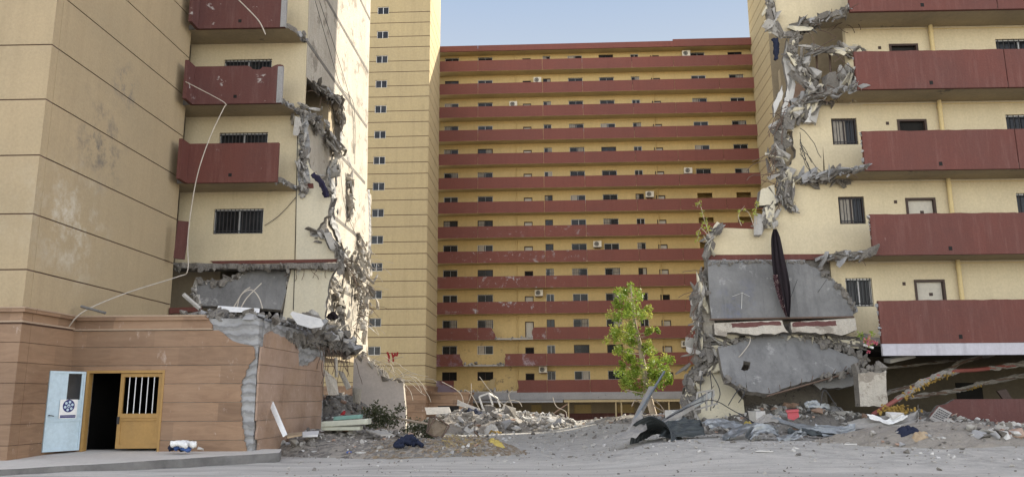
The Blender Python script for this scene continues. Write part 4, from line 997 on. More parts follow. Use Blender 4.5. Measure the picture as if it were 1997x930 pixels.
    # lower torn wall behind the cables
    b = MB(); b.prism(FB, jag(pxpoly(FB, WW + .05, [(1352, 715, 1), (1392, 700, 0), (1420, 740, 1), (1450, 780, 0), (1455, 830, 0), (1350, 835, 0)]), .06, .2, 19), WW - .4, WW + .05, 0, 1); b.build('ground_floor_wall', ['cream_pale', 'broken'], r)
    # ground floor: recessed wall, soffit, low red wall
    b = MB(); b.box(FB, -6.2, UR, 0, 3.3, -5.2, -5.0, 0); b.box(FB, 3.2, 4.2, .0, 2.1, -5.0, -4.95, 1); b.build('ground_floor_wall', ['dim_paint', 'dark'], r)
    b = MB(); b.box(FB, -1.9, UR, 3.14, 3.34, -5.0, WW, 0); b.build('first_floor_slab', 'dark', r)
    b = MB(); poly = pxpoly(FB, -.2, [(1862, 778, 0), (1999, 778, 0), (1999, 850, 0), (1805, 850, 0), (1808, 826, 1), (1830, 790, 1)])
    poly = [(u if u < 2.6 else 46, z if z > .5 else -.2) + ((f,)) for (u, z, f) in poly]
    b.prism(FB, jag(poly, .05, .12, 5), -.36, -.2, 0, 1); b.build('low_wall', ['maroon_worn', 'broken'], r)
    for c in (5.5, 9, 15):
        b = MB(); b.box(FB, c, c + .4, 0, 3.2, -1.6, -1.2); b.build('column', 'interior', r)
    # ---- crumbled edges
    c = MB(); W_ = WW + .15; g = (0, 0, 1)
    def edge(pts, rad, per, size, seed, lump=.0):
        c = MB(); e = path3(FB, W_, pts); crumble(c, e, rad * 1.15, per * 1.0, size * .62, seed, g); ribbon(FB, WW + .006, pts, max(.10, rad * 1.1), seed, r)
        if lump:
            lumpy(c, e, lump * .42, seed, 0); shards(c, e, rad * .95, int(42 * sum((q - p).length for p, q in zip(e[:-1], e[1:]))), .21, seed, (0, 0, 0, 1, 2))
        c.build('broken_concrete', ['broken', 'rub_light', 'cream_pale'], r)
    edge([(1500, -5), (1503, 40), (1517, 68)], .09, 22, .11, 1, .12)
    edge([(1518, 68), (1546, 70)], .06, 22, .09, 11)
    edge([(1548, 95), (1552, 66), (1580, 48), (1630, 40), (1680, 26)], .10, 24, .13, 2, .15)
    edge([(1575, 95), (1620, 100), (1675, 97)], .06, 16, .10, 3, .10)
    edge([(1545, 95), (1562, 140), (1582, 172), (1570, 200)], .16, 30, .18, 4, .17)
    edge([(1668, 140), (1640, 170), (1600, 185), (1565, 208), (1530, 240)], .16, 34, .18, 5, .17)
    edge([(1690, 180), (1640, 190), (1590, 203), (1555, 222)], .08, 26, .12, 6, .11)
    edge([(1522, 250), (1530, 275), (1512, 300), (1528, 340), (1518, 375), (1540, 405)], .12, 26, .15, 7, .15)
    edge([(1528, 340), (1532, 380), (1548, 410)], .1, 22, .16, 8, .14)
    edge([(1545, 350), (1600, 352), (1650, 346)], .07, 18, .10, 9, .10)
    edge([(1502, 405), (1500, 430), (1478, 440)], .07, 22, .11, 10, .10)
    edge([(1402, 446), (1385, 462), (1379, 495)], .06, 18, .09, 12, .07)
    edge([(1380, 510), (1480, 512), (1570, 510)], .04, 16, .07, 13)
    edge([(1372, 540), (1364, 580), (1360, 640), (1368, 690)], .10, 28, .15, 14, .16)
    edge([(1362, 690), (1385, 685), (1400, 700), (1370, 720), (1352, 740)], .2, 30, .22, 15, .26)
    edge([(1400, 665), (1500, 660), (1600, 662), (1690, 668)], .1, 16, .15, 16, .12)
    edge([(1348, 735), (1342, 780), (1345, 815)], .12, 26, .17, 17, .15)
    edge([(1640, 560), (1668, 610)], .06, 22, .10, 18)
    # slabs of debris lying in the hole of the fourth floor
    rr = random.Random(8)
    for px, py, s in ((1620, 165, .55), (1645, 150, .5), (1600, 185, .45), (1590, 150, .4), (1655, 175, .4), (1575, 120, .35), (1590, 225, .5)):
        b = MB(); p = FB.P(*FB.uv(px, py, W_), W_); b.rock(p, (s * .35, .3, s), rr, 0, .8); b.build('debris_slab', rr.choice(('broken', 'rub_light')), r)
    b = MB(); b.prism(FB, jag(pxpoly(FB, WW + .1, [(1578, 212, 1), (1592, 205, 1), (1588, 240, 1), (1566, 242, 1)]), .04, .1, 5), WW, WW + .25, 0, 0); b.build('debris_slab', 'rub_white', r)
    b = MB(); b.prism(FB, jag(pxpoly(FB, WW + .1, [(1482, 372, 1), (1508, 362, 0), (1512, 398, 1), (1478, 402, 0)]), .04, .1, 6), WW - .2, WW + .2, 0, 1); b.build('debris_slab', ['cream_pale', 'broken'], r)
    # room behind the hole
    b = MB(); b.box(FB, -2.6, 2, zb(4) + .2, zb(5), -5.5, -5.2, 0); b.box(FB, -2.9, -2.2, zb(4) + .2, zb(4) + 1.6, -3.6, -3.4, 1); b.build('inner_wall', ['interior', 'rub_brick'], r)
    for u in (-2.4, -1.9):
        b = MB(); b.tube([FB.P(u, zb(4) + .9, WW - .2), FB.P(u + .05, zb(4) + 2.3, WW - .25)], .04, 6); b.build('exposed_pipe', 'rust', r)
    # remaining scraps of plaster against the tower
    for i, q in enumerate(([(1527, 118), (1535, 75), (1542, 120), (1552, 165), (1545, 205), (1536, 160)], [(1508, 205), (1526, 165), (1528, 182), (1510, 228)], [(1530, 200), (1540, 150), (1545, 160), (1536, 220), (1524, 232)])):
        b = MB(); b.prism(FB, jag(pxpoly(FB, WW - .1, [(a, d, 1) for a, d in q]), .03, .12, i), WW - .3, WW - .12, 0, 1); b.build('plaster_scrap', ['rub_white', 'broken'], r)
    e1 = path3(FB, W_ + .1, [(1540, 200), (1525, 250), (1515, 320), (1525, 400)])
    rebars(r, along(e1, 26, 1), 31, (.4, 1.4), .015, 1.2, (-.7, -.4, -.1))
    rebars(r, along(path3(FB, W_ + .1, [(1560, 60), (1620, 60), (1680, 40)]), 9, 2), 32, (.4, .9), .014, .3, (.7, -.3, -.1))
    rebars(r, along(path3(FB, W_ + .1, [(1580, 100), (1660, 110), (1600, 180)]), 12, 2), 33, (.4, 1.0), .015, .8)
    rebars(r, along(path3(FB, W_ + .1, [(1560, 245), (1560, 300)]), 8, 2), 34, (.6, 1.6), .012, 1.0, (.2, -.3, -.8), 'black_metal')
    rebars(r, along(path3(FB, W_ + .1, [(1375, 520), (1362, 600), (1360, 680)]), 14, 2), 35, (.3, 1.0), .014, .8, (-.5, -.4, -.2))
right_block()

# ------------------------------------------------------------------ fallen and hanging slabs
def plate(name, poly, o, n, th, mats, seed, amp=.06, hole=None, label='', cat='slab', step=.14):
    n = Vector(n).normalized(); o = Vector(o)
    ex = Vector((0, 0, 1)).cross(n).normalized(); ey = n.cross(ex)
    pts = []
    for p in poly:
        h = hit(p[0], p[1], o, n) - o; pts.append((h.dot(ex), h.dot(ey)) + tuple(p[2:]))
    pts = jag(pts, amp, step, seed); b = MB()
    b.extr([o + ex * a + ey * c for a, c in pts], -n * th, 0, 1)
    return b, (lambda a, c: hit(a, c, o, n))
def slabs():
    n = Vector((-math.sin(a1) * 1, -1, .10)); o = FB.P(-5, 5.2, -1.0)
    b, H = plate('', [(1380, 516, 0), (1470, 512, 1), (1572, 513, 1), (1600, 528, 1), (1632, 552, 1), (1655, 580, 1), (1664, 600, 0), (1664, 617, 0), (1545, 619, 0), (1388, 622, 0), (1384, 590, 0)], o, n, .22, 0, 5, .045)
    t = thing('fallen_slab', 'grey floor slab hanging upright under the maroon band of the right block', 'concrete slab', H(1520, 620))
    b.build('slab', ['slab', 'broken'], t)
    c = MB(); crumble(c, [H(1600, 528), H(1640, 562), H(1664, 600)], .08, 24, .09, 1); crumble(c, [H(1384, 515), H(1480, 511), H(1572, 512)], .035, 20, .06, 2); c.build('broken_edge', 'broken', t)
    b = MB(); b.tube([H(1383, 622) + Vector((0, -.05, -.02)), H(1664, 617) + Vector((0, -.05, -.02))], .035, 6); b.build('steel_edge', 'rust', t)
    for k, q in enumerate(([(1555, 545), (1540, 585), (1532, 612)], [(1612, 545), (1595, 570)])):
        b = MB(); b.tube([H(*p) for p in q], .008, 4); b.build('crack', 'dark', t)
    b = MB(); b.tube([H(1447, 570) + Vector((0, -.012, 0)), H(1446, 602) + Vector((0, -.012, 0))], .012, 4); b.tube([H(1428, 578) + Vector((0, -.012, 0)), H(1447, 571) + Vector((0, -.012, 0)), H(1462, 578) + Vector((0, -.012, 0))], .008, 4); b.build('chalk_mark', 'rub_white', t)
    # strip with the painted band
    o = FB.P(-5, 4.0, -.75); n = Vector((0, -1, .15))
    t = None
    for i, (poly, hl) in enumerate(([[(1392, 630, 0), (1450, 627, 0), (1525, 624, 1), (1538, 648, 1), (1470, 653, 1), (1418, 648, 1), (1415, 656, 0), (1394, 652, 1)], (1465, 655)], [[(1542, 628, 0), (1600, 624, 0), (1668, 620, 1), (1671, 643, 1), (1640, 654, 1), (1590, 648, 1), (1545, 648, 1)], (1600, 650)])):
        b, H = plate('', poly, o, n, .3, 0, 15 + i, .04)
        t = thing('fallen_beam', ['broken edge beam with a faded maroon stripe lying left of the black cloth hem', 'broken edge beam with a maroon stripe lying right of the black cloth hem'][i], 'concrete beam', H(*hl), 'broken edge beams between the two grey slabs')
        b.build('beam', ['plaster', 'broken'], t)
        q = [[(1425, 630), (1520, 626), (1524, 634), (1428, 639)], [(1546, 629), (1630, 625), (1632, 634), (1546, 637)]][i]
        b = MB(); nn = n.normalized(); qq = jag([(p[0], p[1], 1) for p in q], 1.3, 7, i + 3); b.extr([H(*p) + nn * .004 for p in qq], -nn * .02); b.build('painted_stripe', 'maroon_worn', t)
    # lower slab, tipped back, with a hole
    n = Vector((.06, -1, .55)); o = FB.P(-5, 2.6, -.55)
    b, H = plate('', [(1400, 676, 1), (1432, 672, 1), (1470, 656, 1), (1520, 648, 1), (1560, 652, 1), (1600, 672, 1), (1650, 690, 1), (1682, 700, 1), (1668, 716, 0), (1600, 736, 1), (1495, 767, 1), (1458, 762, 0), (1452, 722, 1), (1462, 718, 1), (1464, 706, 1), (1450, 703, 1), (1445, 720, 1), (1455, 728, 0), (1455, 760, 1), (1415, 742, 1), (1408, 722, 0)], o, n, .22, 0, 25, .04)
    t = thing('fallen_slab', 'large grey slab with a hole tipped against the foot of the right block', 'concrete slab', H(1500, 768))
    b.build('slab', ['slab', 'broken'], t)
    c = MB(); crumble(c, [H(1600, 672), H(1640, 680), H(1690, 700), H(1675, 715)], .10, 22, .11, 1); crumble(c, [H(1405, 735), H(1420, 742), H(1455, 762)], .07, 22, .10, 2); crumble(c, [H(1402, 676), H(1470, 656)], .05, 18, .08, 3); crumble(c, [H(1600, 738), H(1668, 722)], .08, 14, .14, 4); c.build('broken_edge', 'broken', t)
    for k in range(9):
        f = k / 8; p = H(1500 + 165 * f, 765 - 48 * f); b = MB(); b.tube([p + Vector((0, .1, -.05)), p + Vector((.0, -.05, .02)), p + Vector((-.05 + .02 * k, -.1, .16))], .012, 4); b.build('rebar', 'rust', t)
    b = MB(); b.tube([H(1495, 772), H(1670, 722)], .03, 5); b.build('steel_edge', 'rust', t)
    b = MB(); b.tube(smooth_path([H(1440, 697) + n * .03, H(1447, 690) + n * .06, H(1460, 672) + n * .1, H(1459, 658) + n * .1, H(1440, 652) + n * .05]), .018, 5); tag(b.build('cable', 'rebar_pale'), 'pale bent cable lying over the corner of the tipped grey slab', 'cable')
    o = FB.P(-3, 2, -1.2); b, H = plate('', [(1585, 748, 0), (1640, 733, 0), (1672, 724, 1), (1674, 745, 1), (1600, 760, 1)], o, (0, -1, .2), .3, 0, 35, .06)
    tag(b.build('fallen_slab', ['concrete', 'broken']), 'small grey slab fragment wedged under the tipped slab', 'concrete slab')
    # standing cream wall block
    o = FB.P(-1.6, 1.5, .1); b, H = plate('', [(1673, 728, 1), (1700, 724, 1), (1728, 722, 0), (1729, 765, 1), (1731, 790, 1), (1678, 792, 0)], o, (.05, -1, .03), .35, 0, 45, .05)
    t = thing('wall_fragment', 'upright cream wall block standing in rubble beside the low red wall', 'wall fragment', H(1700, 792)); b.build('masonry', ['plaster', 'broken'], t)
    c = MB(); crumble(c, [H(1674, 727) + Vector((0, .25, 0)), H(1730, 716) + Vector((0, .25, 0))], .12, 26, .14, 6); c.build('broken_edge', 'broken', t)
    # slabs hanging in the first floor of the left block
    o = FA.P(0, 5, -1.0); b, H = plate('', [(568, 514, 0), (500, 518, 1), (455, 542, 1), (420, 553, 1), (382, 548, 1), (375, 575, 1), (392, 596, 0), (470, 598, 0), (548, 604, 0), (556, 575, 1)], o, (.1, -1, .35), .22, 0, 55, .06)
    t = thing('fallen_slab', 'grey floor slab sagging over the roof of the brown stone entrance', 'concrete slab', H(470, 600)); b.build('slab', ['slab', 'broken'], t)
    c = MB(); crumble(c, [H(500, 518), H(455, 542), H(420, 553), H(382, 548), H(376, 575), H(392, 597)], .09, 24, .11, 3, (0, 1)); crumble(c, [H(566, 515), H(560, 560)], .05, 20, .08, 4, (0, 1)); c.build('broken_edge', ['broken', 'rub_light'], t)
slabs()

# ------------------------------------------------------------------ debris on the roof of the entrance wing
def roof_debris():
    rr = random.Random(14); b = MB()
    z0 = 3.95
    for k in range(900):
        f = rr.random(); x = -9.4 + 4.2 * f + rr.gauss(0, .15); y = rr.uniform(22.8, 30 if f > .3 else 27)
        if f > .55: y = rr.uniform(22.9, 33)
        xr_ = -7.2 + max(0, y - 23) * .06
        if x > xr_ + .25: continue
        z = z0 - .25 * max(0, f - .4) + .35 * noise.noise(Vector((x * 1.2, y * .8, 1))) * (1 if y > 23.4 else .3) + rr.uniform(-.08, .12)
        s = rr.choice((.05, .07, .09, .12, .18)); b.rock((x, y, z), (s * rr.uniform(.7, 1.5), s * rr.uniform(.7, 1.5), s * rr.uniform(.4, .9)), rr, rr.choice((0, 0, 0, 1, 2)), .6)
    tag(b.build('rubble', ['broken', 'concrete', 'rub_light']), 'grey broken concrete strewn on the roof of the entrance wing', 'rubble', None, 'stuff')
    b = MB(); b.extr([at(*p) for p in ((566, 612, 24.6), (622, 626, 24.6), (628, 637, 24.4), (606, 640, 24.2), (580, 632, 24.3))], Vector((.03, .1, .09))); tag(b.build('wall_fragment', 'rub_white'), 'flat white plaster fragment lying on the rubble over the entrance wing', 'wall fragment')
    b = MB(); b.extr([at(*p) for p in ((424, 599, 23.4), (505, 604, 23.4), (505, 610, 23.1), (424, 607, 23.1))], Vector((0, .05, .05))); tag(b.build('plank', 'white'), 'pale plank lying on the roof edge of the brown stone entrance', 'plank')
    b = MB(); b.tube([at(358, 574, 24), at(390, 602, 24)], .07, 6); tag(b.build('post', 'rub_light'), 'short pale post leaning on the roof beside the stair tower', 'post')
    b = MB(); b.tube([at(158, 597, 22.55), at(206, 610, 22.55)], .04, 5); tag(b.build('plank', 'kerb'), 'thin grey batten lying on the cornice beside the tan tower', 'plank')
    for i, q in enumerate(([(470, 600), (482, 580), (510, 552)], [(462, 600), (470, 575), (490, 565), (505, 580), (512, 602)], [(455, 600), (474, 570), (488, 560)])):
        b = MB(); b.tube(smooth_path([at(a, c, 23.6 + .15 * i) for a, c in q]), .016, 5); tag(b.build('cable', 'rebar_pale'), 'pale bent conduit sprouting from the roof of the entrance wing', 'cable', 'bent conduits on the entrance roof')
    # torn chunks of the slab at the wing's right end
    rr = random.Random(3)
    for k in range(26):
        f = k / 25; p = at(600 + 95 * f + rr.uniform(-6, 6), 628 + 50 * f + rr.uniform(-14, 6), 25 + 7 * f)
        c = MB(); s = rr.uniform(.1, .28); c.rock(p, (s * 1.3, s, s * .7), rr, 0, .6); tag(c.build('concrete_chunk', rr.choice(('broken', 'broken', 'concrete', 'rub_light'))), 'grey concrete chunk on the torn slab right of the entrance wing', 'rubble', 'chunks on the torn slab beside the entrance wing')
    b = MB(); c = path3(FDS, .05, [(600, 645), (628, 655), (640, 680), (690, 684)])
    t = MB()
roof_debris()

# ------------------------------------------------------------------ heaps
def heap_meshes():
    info = {1: ('broken grey rubble heaped against the brown entrance wing', 'broken'), 2: ('low dusty soil mound under the navy jacket', 'soil'), 3: ('brown soil mound with straw and litter right of the navy jacket', 'soil_brown'),
            4: ('big grey rubble mound in front of the far block', 'soil'), 14: ('pale sunlit rubble mound before the canopy', 'rub_light'), 5: ('rubble mound behind the green bush', 'broken'), 6: ('rubble mound under the tipped slab of the right block', 'broken'), 7: ('low sandy soil mound in the right foreground', 'soil'),
            8: ('stones banked at the foot of the low red wall', 'broken'), 9: ('rubble mound at the torn left corner of the right block', 'broken'), 15: ('low rubble mound around the foot of the green tree', 'soil'), 16: ('rubble mound below the yellow lagged pipes', 'broken')}
    for cx, cy, rx, ry, h, s in HEAPS:
        lab, m = info[s]; rr = random.Random(s * 11); n = 70; b = MB()
        def fn(u, v):
            x = cx + (u * 2 - 1) * rx * 1.35; y = cy + (v * 2 - 1) * ry * 1.35
            z = heap_z(x, y); return (x, y, base_z(x, y) + z - (.06 if z < .02 else 0) + (.05 * noise.noise(Vector((x * 5, y * 5, 0))) + .025 * noise.noise(Vector((x * 13, y * 13, 0))) if z > .05 else 0))
        b.grid(fn, n, n, 0)
        cnt = {2: 300, 7: 300, 3: 600, 15: 250, 8: 420}.get(s, 900)
        for k in range(cnt):
            a = rr.uniform(0, 6.283); q = math.sqrt(rr.random()) * 1.12
            x, y = cx + rx * q * math.cos(a), cy + ry * q * math.sin(a); z = heap_z(x, y)
            if z < .01 and rr.random() < .6: continue
            sz = rr.choice((.03, .04, .05, .06, .08, .11)) * (1.0 if s not in (2, 7, 3) and not (s == 1 and y < 25.6) else .36) * (1.25 if s in (4, 14) else 1)
            b.rock((x, y, base_z(x, y) + z + sz * .25), (sz * rr.uniform(.7, 1.5), sz * rr.uniform(.7, 1.4), sz * rr.uniform(.5, 1)), rr, rr.choice((1, 1, 1, 1, 1, 2, 2, 2, 3, 4) if s not in (2, 3, 7) else (0, 0, 0, 1, 1, 2, 0, 0)) if s not in (4, 14) else rr.choice((0, 0, 1, 1, 2, 2, 2, 4)), .8)
        tag(b.build('rubble', [m, 'broken', 'rub_light', 'rub_brick' if s not in (4, 6) else 'concrete', 'rub_white']), lab, 'rubble', None, 'stuff')
    # gravel strewn over the ground
    b = MB(); rr = random.Random(77)
    for k in range(4200):
        y = 14 + 34 * rr.random() ** .8; x = rr.uniform(-.62, .66) * y
        if y + .45 * x < 23 and rr.random() < .8: continue
        if x < -6 and y < 24: continue
        s = rr.choice((.015, .022, .03, .04, .055, .09 if y > 26 else .035)); b.rock((x, y, base_z(x, y) + s * .3), s, rr, rr.choice((0, 1, 1, 1, 2)), .6)
    tag(b.build('gravel', ['broken', 'rub_light', 'rub_white']), 'small stones strewn over the dusty open ground', 'gravel', None, 'stuff')
heap_meshes()

def chunks():
    sets = [('concrete chunk lying on the rubble against the brown entrance wing', 'chunks by the entrance wing', [(500, 850, 630, 875)], 26, (.07, .16)),
            ('concrete chunk lying on the big rubble mound before the far block', 'chunks on the big mound', [(880, 790, 1090, 838)], 60, (.09, .3)),
            ('stone lying on the rubble below the tipped slab', 'chunks below the tipped slab', [(1400, 790, 1680, 815)], 55, (.07, .2)),
            ('grey stone piled at the foot of the low red wall', 'stones at the red wall', [(1890, 838, 1995, 855)], 40, (.06, .2)),
            ('stone lying on the sandy mound in the right foreground', 'stones on the sandy mound', [(1700, 845, 1880, 885)], 26, (.03, .08)),
            ('small stone lying on the soil under the navy jacket', 'stones on the soil mound', [(580, 855, 940, 885)], 30, (.03, .08)),
            ('stone lying at the torn corner of the right block beside the metal beams', 'stones at the torn corner', [(1330, 780, 1420, 815)], 24, (.08, .2))]
    rr = random.Random(19)
    for lab, grp, boxes, n, (s0, s1) in sets:
        x0, y0, x1, y1 = boxes[0]
        for k in range(n):
            p = gp2(rr.uniform(x0, x1), rr.uniform(y0, y1)); s = s0 + (s1 - s0) * rr.random() ** 2
            b = MB(); b.rock((p.x, p.y, gz(p.x, p.y) + s * .35), (s * rr.uniform(.8, 1.4), s * rr.uniform(.8, 1.2), s * rr.uniform(.5, .9)), rr, 0, .7)
            tag(b.build('concrete_chunk', rr.choice(('broken', 'broken', 'concrete', 'rub_light', 'rub_light', 'rub_white', 'rub_brick'))), lab, 'rubble', grp)
chunks()

# ------------------------------------------------------------------ cables in the air
def cables():
    def c(pts, r, label, m='rebar_pale', grp=None):
        b = MB(); b.tube(smooth_path([at(*p) for p in pts], 6), r, 6); tag(b.build('cable', m), label, 'cable', grp)
    c([(134, 637, 22.4), (165, 606, 22.5), (250, 570, 24), (345, 540, 26), (366, 527, 26.2), (366, 470, 26.4), (374, 400, 26.6), (388, 330, 26.6), (412, 262, 26.7), (436, 212, 26.8), (440, 203, 26.8), (420, 190, 27), (362, 160, 27.4)], .017, 'long pale cable looping down the front of the left balconies to the cornice')
    c([(450, -14, 26), (480, 15, 26.5), (505, 42, 26.5), (518, 68, 26.5)], .022, 'short pale cable dangling before the topmost visible left balcony')
    rr = random.Random(5)
    for i, (q, lab) in enumerate((([(1370, 725, 26.8), (1366, 760, 26.6), (1378, 790, 26.5)], 0), ([(1384, 722, 26.8), (1388, 760, 26.6), (1386, 800, 26.4)], 0), ([(1388, 728, 26.8), (1402, 755, 26.5), (1403, 775, 26.4), (1390, 795, 26.3)], 0), ([(1300, 815, 25.5), (1380, 780, 25.6), (1430, 800, 25.4), (1480, 830, 25.2)], 0), ([(1420, 790, 26), (1440, 760, 26.2), (1452, 765, 26), (1440, 785, 26)], 0), ([(1600, 790, 26), (1608, 760, 26), (1630, 790, 26), (1640, 800, 25.8)], 0))):
        c(q, .015, 'dark loose cable hanging at the foot of the right block', 'black_metal', 'loose cables at the foot of the right block')
    for q in ([(905, 800, 44.6), (898, 765, 44.6), (862, 742, 44.6)], [(905, 800, 45.6), (918, 770, 45.6), (919, 745, 45.6)], [(935, 795, 45.6), (918, 765, 45.6), (905, 757, 45.6)], [(990, 795, 44.6), (960, 765, 44.6), (935, 732, 44.6)], [(978, 800, 45.6), (990, 780, 45.6), (1010, 780, 45.6), (1018, 790, 45.6)], [(1000, 790, 46.6), (992, 768, 46.6), (1000, 758, 46.6)], [(1105, 815, 47.6), (1103, 800, 47.6), (1085, 790, 47.6), (1078, 772, 47.6)]):
        c([(a, b_ + 2, y) for a, b_, y in q], .02, 'pale bent steel bar sticking out of the big rubble mound', 'rebar_pale', 'bent bars in the big rubble mound')
    for q in ([(1322, 812, 40), (1290, 800, 40), (1275, 790, 40)], [(1255, 790, 40), (1240, 780, 40), (1232, 792, 40)], [(1300, 810, 40), (1288, 790, 40), (1262, 770, 40), (1220, 760, 40)]):
        c(q, .028, 'pale bare branch curling beside the foot of the green tree', 'bark', 'bare branches by the green tree')
cables()

# ------------------------------------------------------------------ plants
def leaf_cloud(b, centre, rad, n, size, rr, mi=0, squash=1.0, clear=None):
    for k in range(n):
        d = Vector((rr.gauss(0, 1), rr.gauss(0, 1), rr.gauss(0, 1))).normalized() * (rad * rr.random() ** .45); d.z *= squash
        p = Vector(centre) + d; s = size * rr.uniform(.6, 1.3)
        if clear:
            tq = min(clear, key=lambda v: abs(v.z - p.z))
            if abs(p.x - tq.x) < .24 and p.y < tq.y + .1 and rr.random() < .72: continue
        e = Euler((rr.uniform(-1.2, 1.2), rr.uniform(-1.2, 1.2), rr.uniform(0, 6.28))).to_matrix()
        a, c = e @ Vector((s, 0, 0)), e @ Vector((0, s * .5, s * .12))
        b.add([p - a, p - c, p + a, p + c], [(0, 1, 2, 3)], mi)
def green_tree():
    rr = random.Random(12); Y = 44.0
    base = at(1279, 805, Y); base.z = base_z(base.x, Y)
    t = thing('tree', 'slender bright green tree leaning left in the open ground', 'tree', base)
    trunk = [base - Vector((0, 0, .2)), at(1262, 760, Y), at(1254, 710, Y), at(1246, 665, Y), at(1238, 630, Y), at(1234, 590, Y), at(1230, 556, Y)]
    b = MB(); sp = smooth_path(trunk, 5); b.tube(sp, .2, 8, 0, .035)
    crown = [(1228, 560, .35), (1222, 575, .45), (1236, 580, .5), (1208, 590, .35), (1245, 592, .5), (1218, 600, .6), (1236, 610, .6), (1210, 618, .55), (1256, 612, .45), (1225, 628, .55), (1200, 640, .5), (1222, 648, .55), (1243, 640, .45), (1267, 605, .35), (1196, 655, .45), (1215, 668, .55), (1236, 668, .4), (1205, 680, .3), (1226, 688, .4), (1268, 648, .3), (1278, 643, .22),
             (1240, 700, .42), (1262, 690, .45), (1278, 700, .5), (1295, 700, .4), (1282, 718, .5), (1298, 715, .4), (1262, 712, .4), (1236, 720, .42), (1222, 735, .5), (1240, 742, .5), (1260, 738, .5), (1282, 735, .45), (1300, 735, .4), (1216, 750, .42), (1248, 755, .45), (1272, 752, .45), (1290, 748, .42), (1305, 742, .25), (1230, 752, .4), (1256, 672, .35), (1213, 712, .25)]
    cl = []
    for px, py, r in crown:
        c = at(px, py, Y + rr.uniform(-.8, .8)); cl.append((c, r))
        k = min(range(len(sp)), key=lambda i: (sp[i] - c).length + (2 if sp[i].z > c.z - .15 else 0))
        m = sp[k].lerp(c, .5) + Vector((rr.uniform(-.1, .1), 0, -.08)); b.tube([sp[k], m, c], .035, 5, 0, .01)
    b.build('trunk', 'bark', t)
    L = MB()
    for c, r in cl:
        for j in range(4):
            q = c + Vector((rr.gauss(0, .5), rr.gauss(0, .8), rr.gauss(0, .45))) * r; leaf_cloud(L, q, r * .6, int(34 + 84 * r), .075, rr, rr.choice((0, 0, 0, 1)), 1.0, sp)
    L.build('crown', ['leaf', 'leaf_yellow'], t)
green_tree()
def bush(px, py, Y, w_, h_, label, lm, seed, wood=True, name='bush'):
    rr = random.Random(seed); base = at(px, py, Y); base.z = gz(base.x, base.y)
    t = thing(name, label, name.replace('_', ' '), base); b = MB(); L = MB()
    for k in range(16):
        a = rr.uniform(-1, 1); tip = base + Vector((a * w_ * .5, rr.uniform(-.5, .5) * w_ * .6, h_ * rr.uniform(.35, 1)))
        b.tube([base + Vector((a * .1, 0, 0)), base.lerp(tip, .6) + Vector((0, 0, .06)), tip], .018, 4, 0, .006)
        for j in range(3): leaf_cloud(L, tip + Vector((rr.gauss(0, .1), rr.gauss(0, .1), rr.gauss(0, .08))), .2, 30, .055, rr)
    b.build('stem', 'bark', t); L.build('foliage', lm, t)
bush(742, 838, 29.5, 1.15, 1.05, 'dusty dark green bush growing in the rubble beside the mattress', 'leaf_dry', 3)
bush(820, 838, 32, 1.3, .7, 'felled dusty bush lying behind the rusty chair frame', 'leaf_dry', 5)
def weed(stems, Y, label, seed):
    rr = random.Random(seed); base = at(*stems[0][0], Y); t = thing('weed', label, 'plant', base); b = MB(); L = MB()
    for st in stems:
        pts = smooth_path([at(x, y, Y + rr.uniform(-.05, .05)) for x, y in st]); b.tube(pts, .014, 4, 0, .006)
        for p in pts[2:]:
            if rr.random() < .55: leaf_cloud(L, p + Vector((rr.gauss(0, .05), 0, rr.gauss(0, .04))), .09, 7, .055, rr)
    b.build('stem', 'bark', t); L.build('foliage', 'leaf_yellow', t)
weed([[(1386, 465), (1374, 430), (1364, 395), (1360, 405)], [(1380, 458), (1366, 445), (1360, 470)], [(1384, 460), (1378, 440), (1380, 430)]], 27.9, 'thin yellow green weed growing on the torn left corner of the upright slab', 3)
weed([[(1446, 440), (1440, 420), (1452, 402)], [(1470, 440), (1460, 415), (1446, 408)], [(1475, 438), (1474, 410), (1480, 398)]], 28.2, 'yellow leaved weed growing on top of the cream wall left of the black cloth', 4)
def flowers():
    rr = random.Random(6); c = at(1700, 664, 26.4); t = thing('flower_bunch', 'bunch of pink flowers with green leaves lodged at the balcony end', 'flowers', c); L = MB(); G_ = MB()
    for k in range(9): leaf_cloud(L, c + Vector((rr.gauss(0, .14), rr.gauss(0, .08), rr.gauss(0, .12))), .07, 14, .04, rr)
    for k in range(7): leaf_cloud(G_, c + Vector((rr.gauss(-.12, .14), .1, rr.gauss(.15, .1))), .12, 10, .06, rr)
    L.build('blossom', 'pink', t); G_.build('foliage', 'leaf', t)
    b = MB(); b.tube([at(1684, 672, 26.6), at(1703, 678, 26.6)], .04, 6); b.build('wrapper', 'white', t)
flowers()

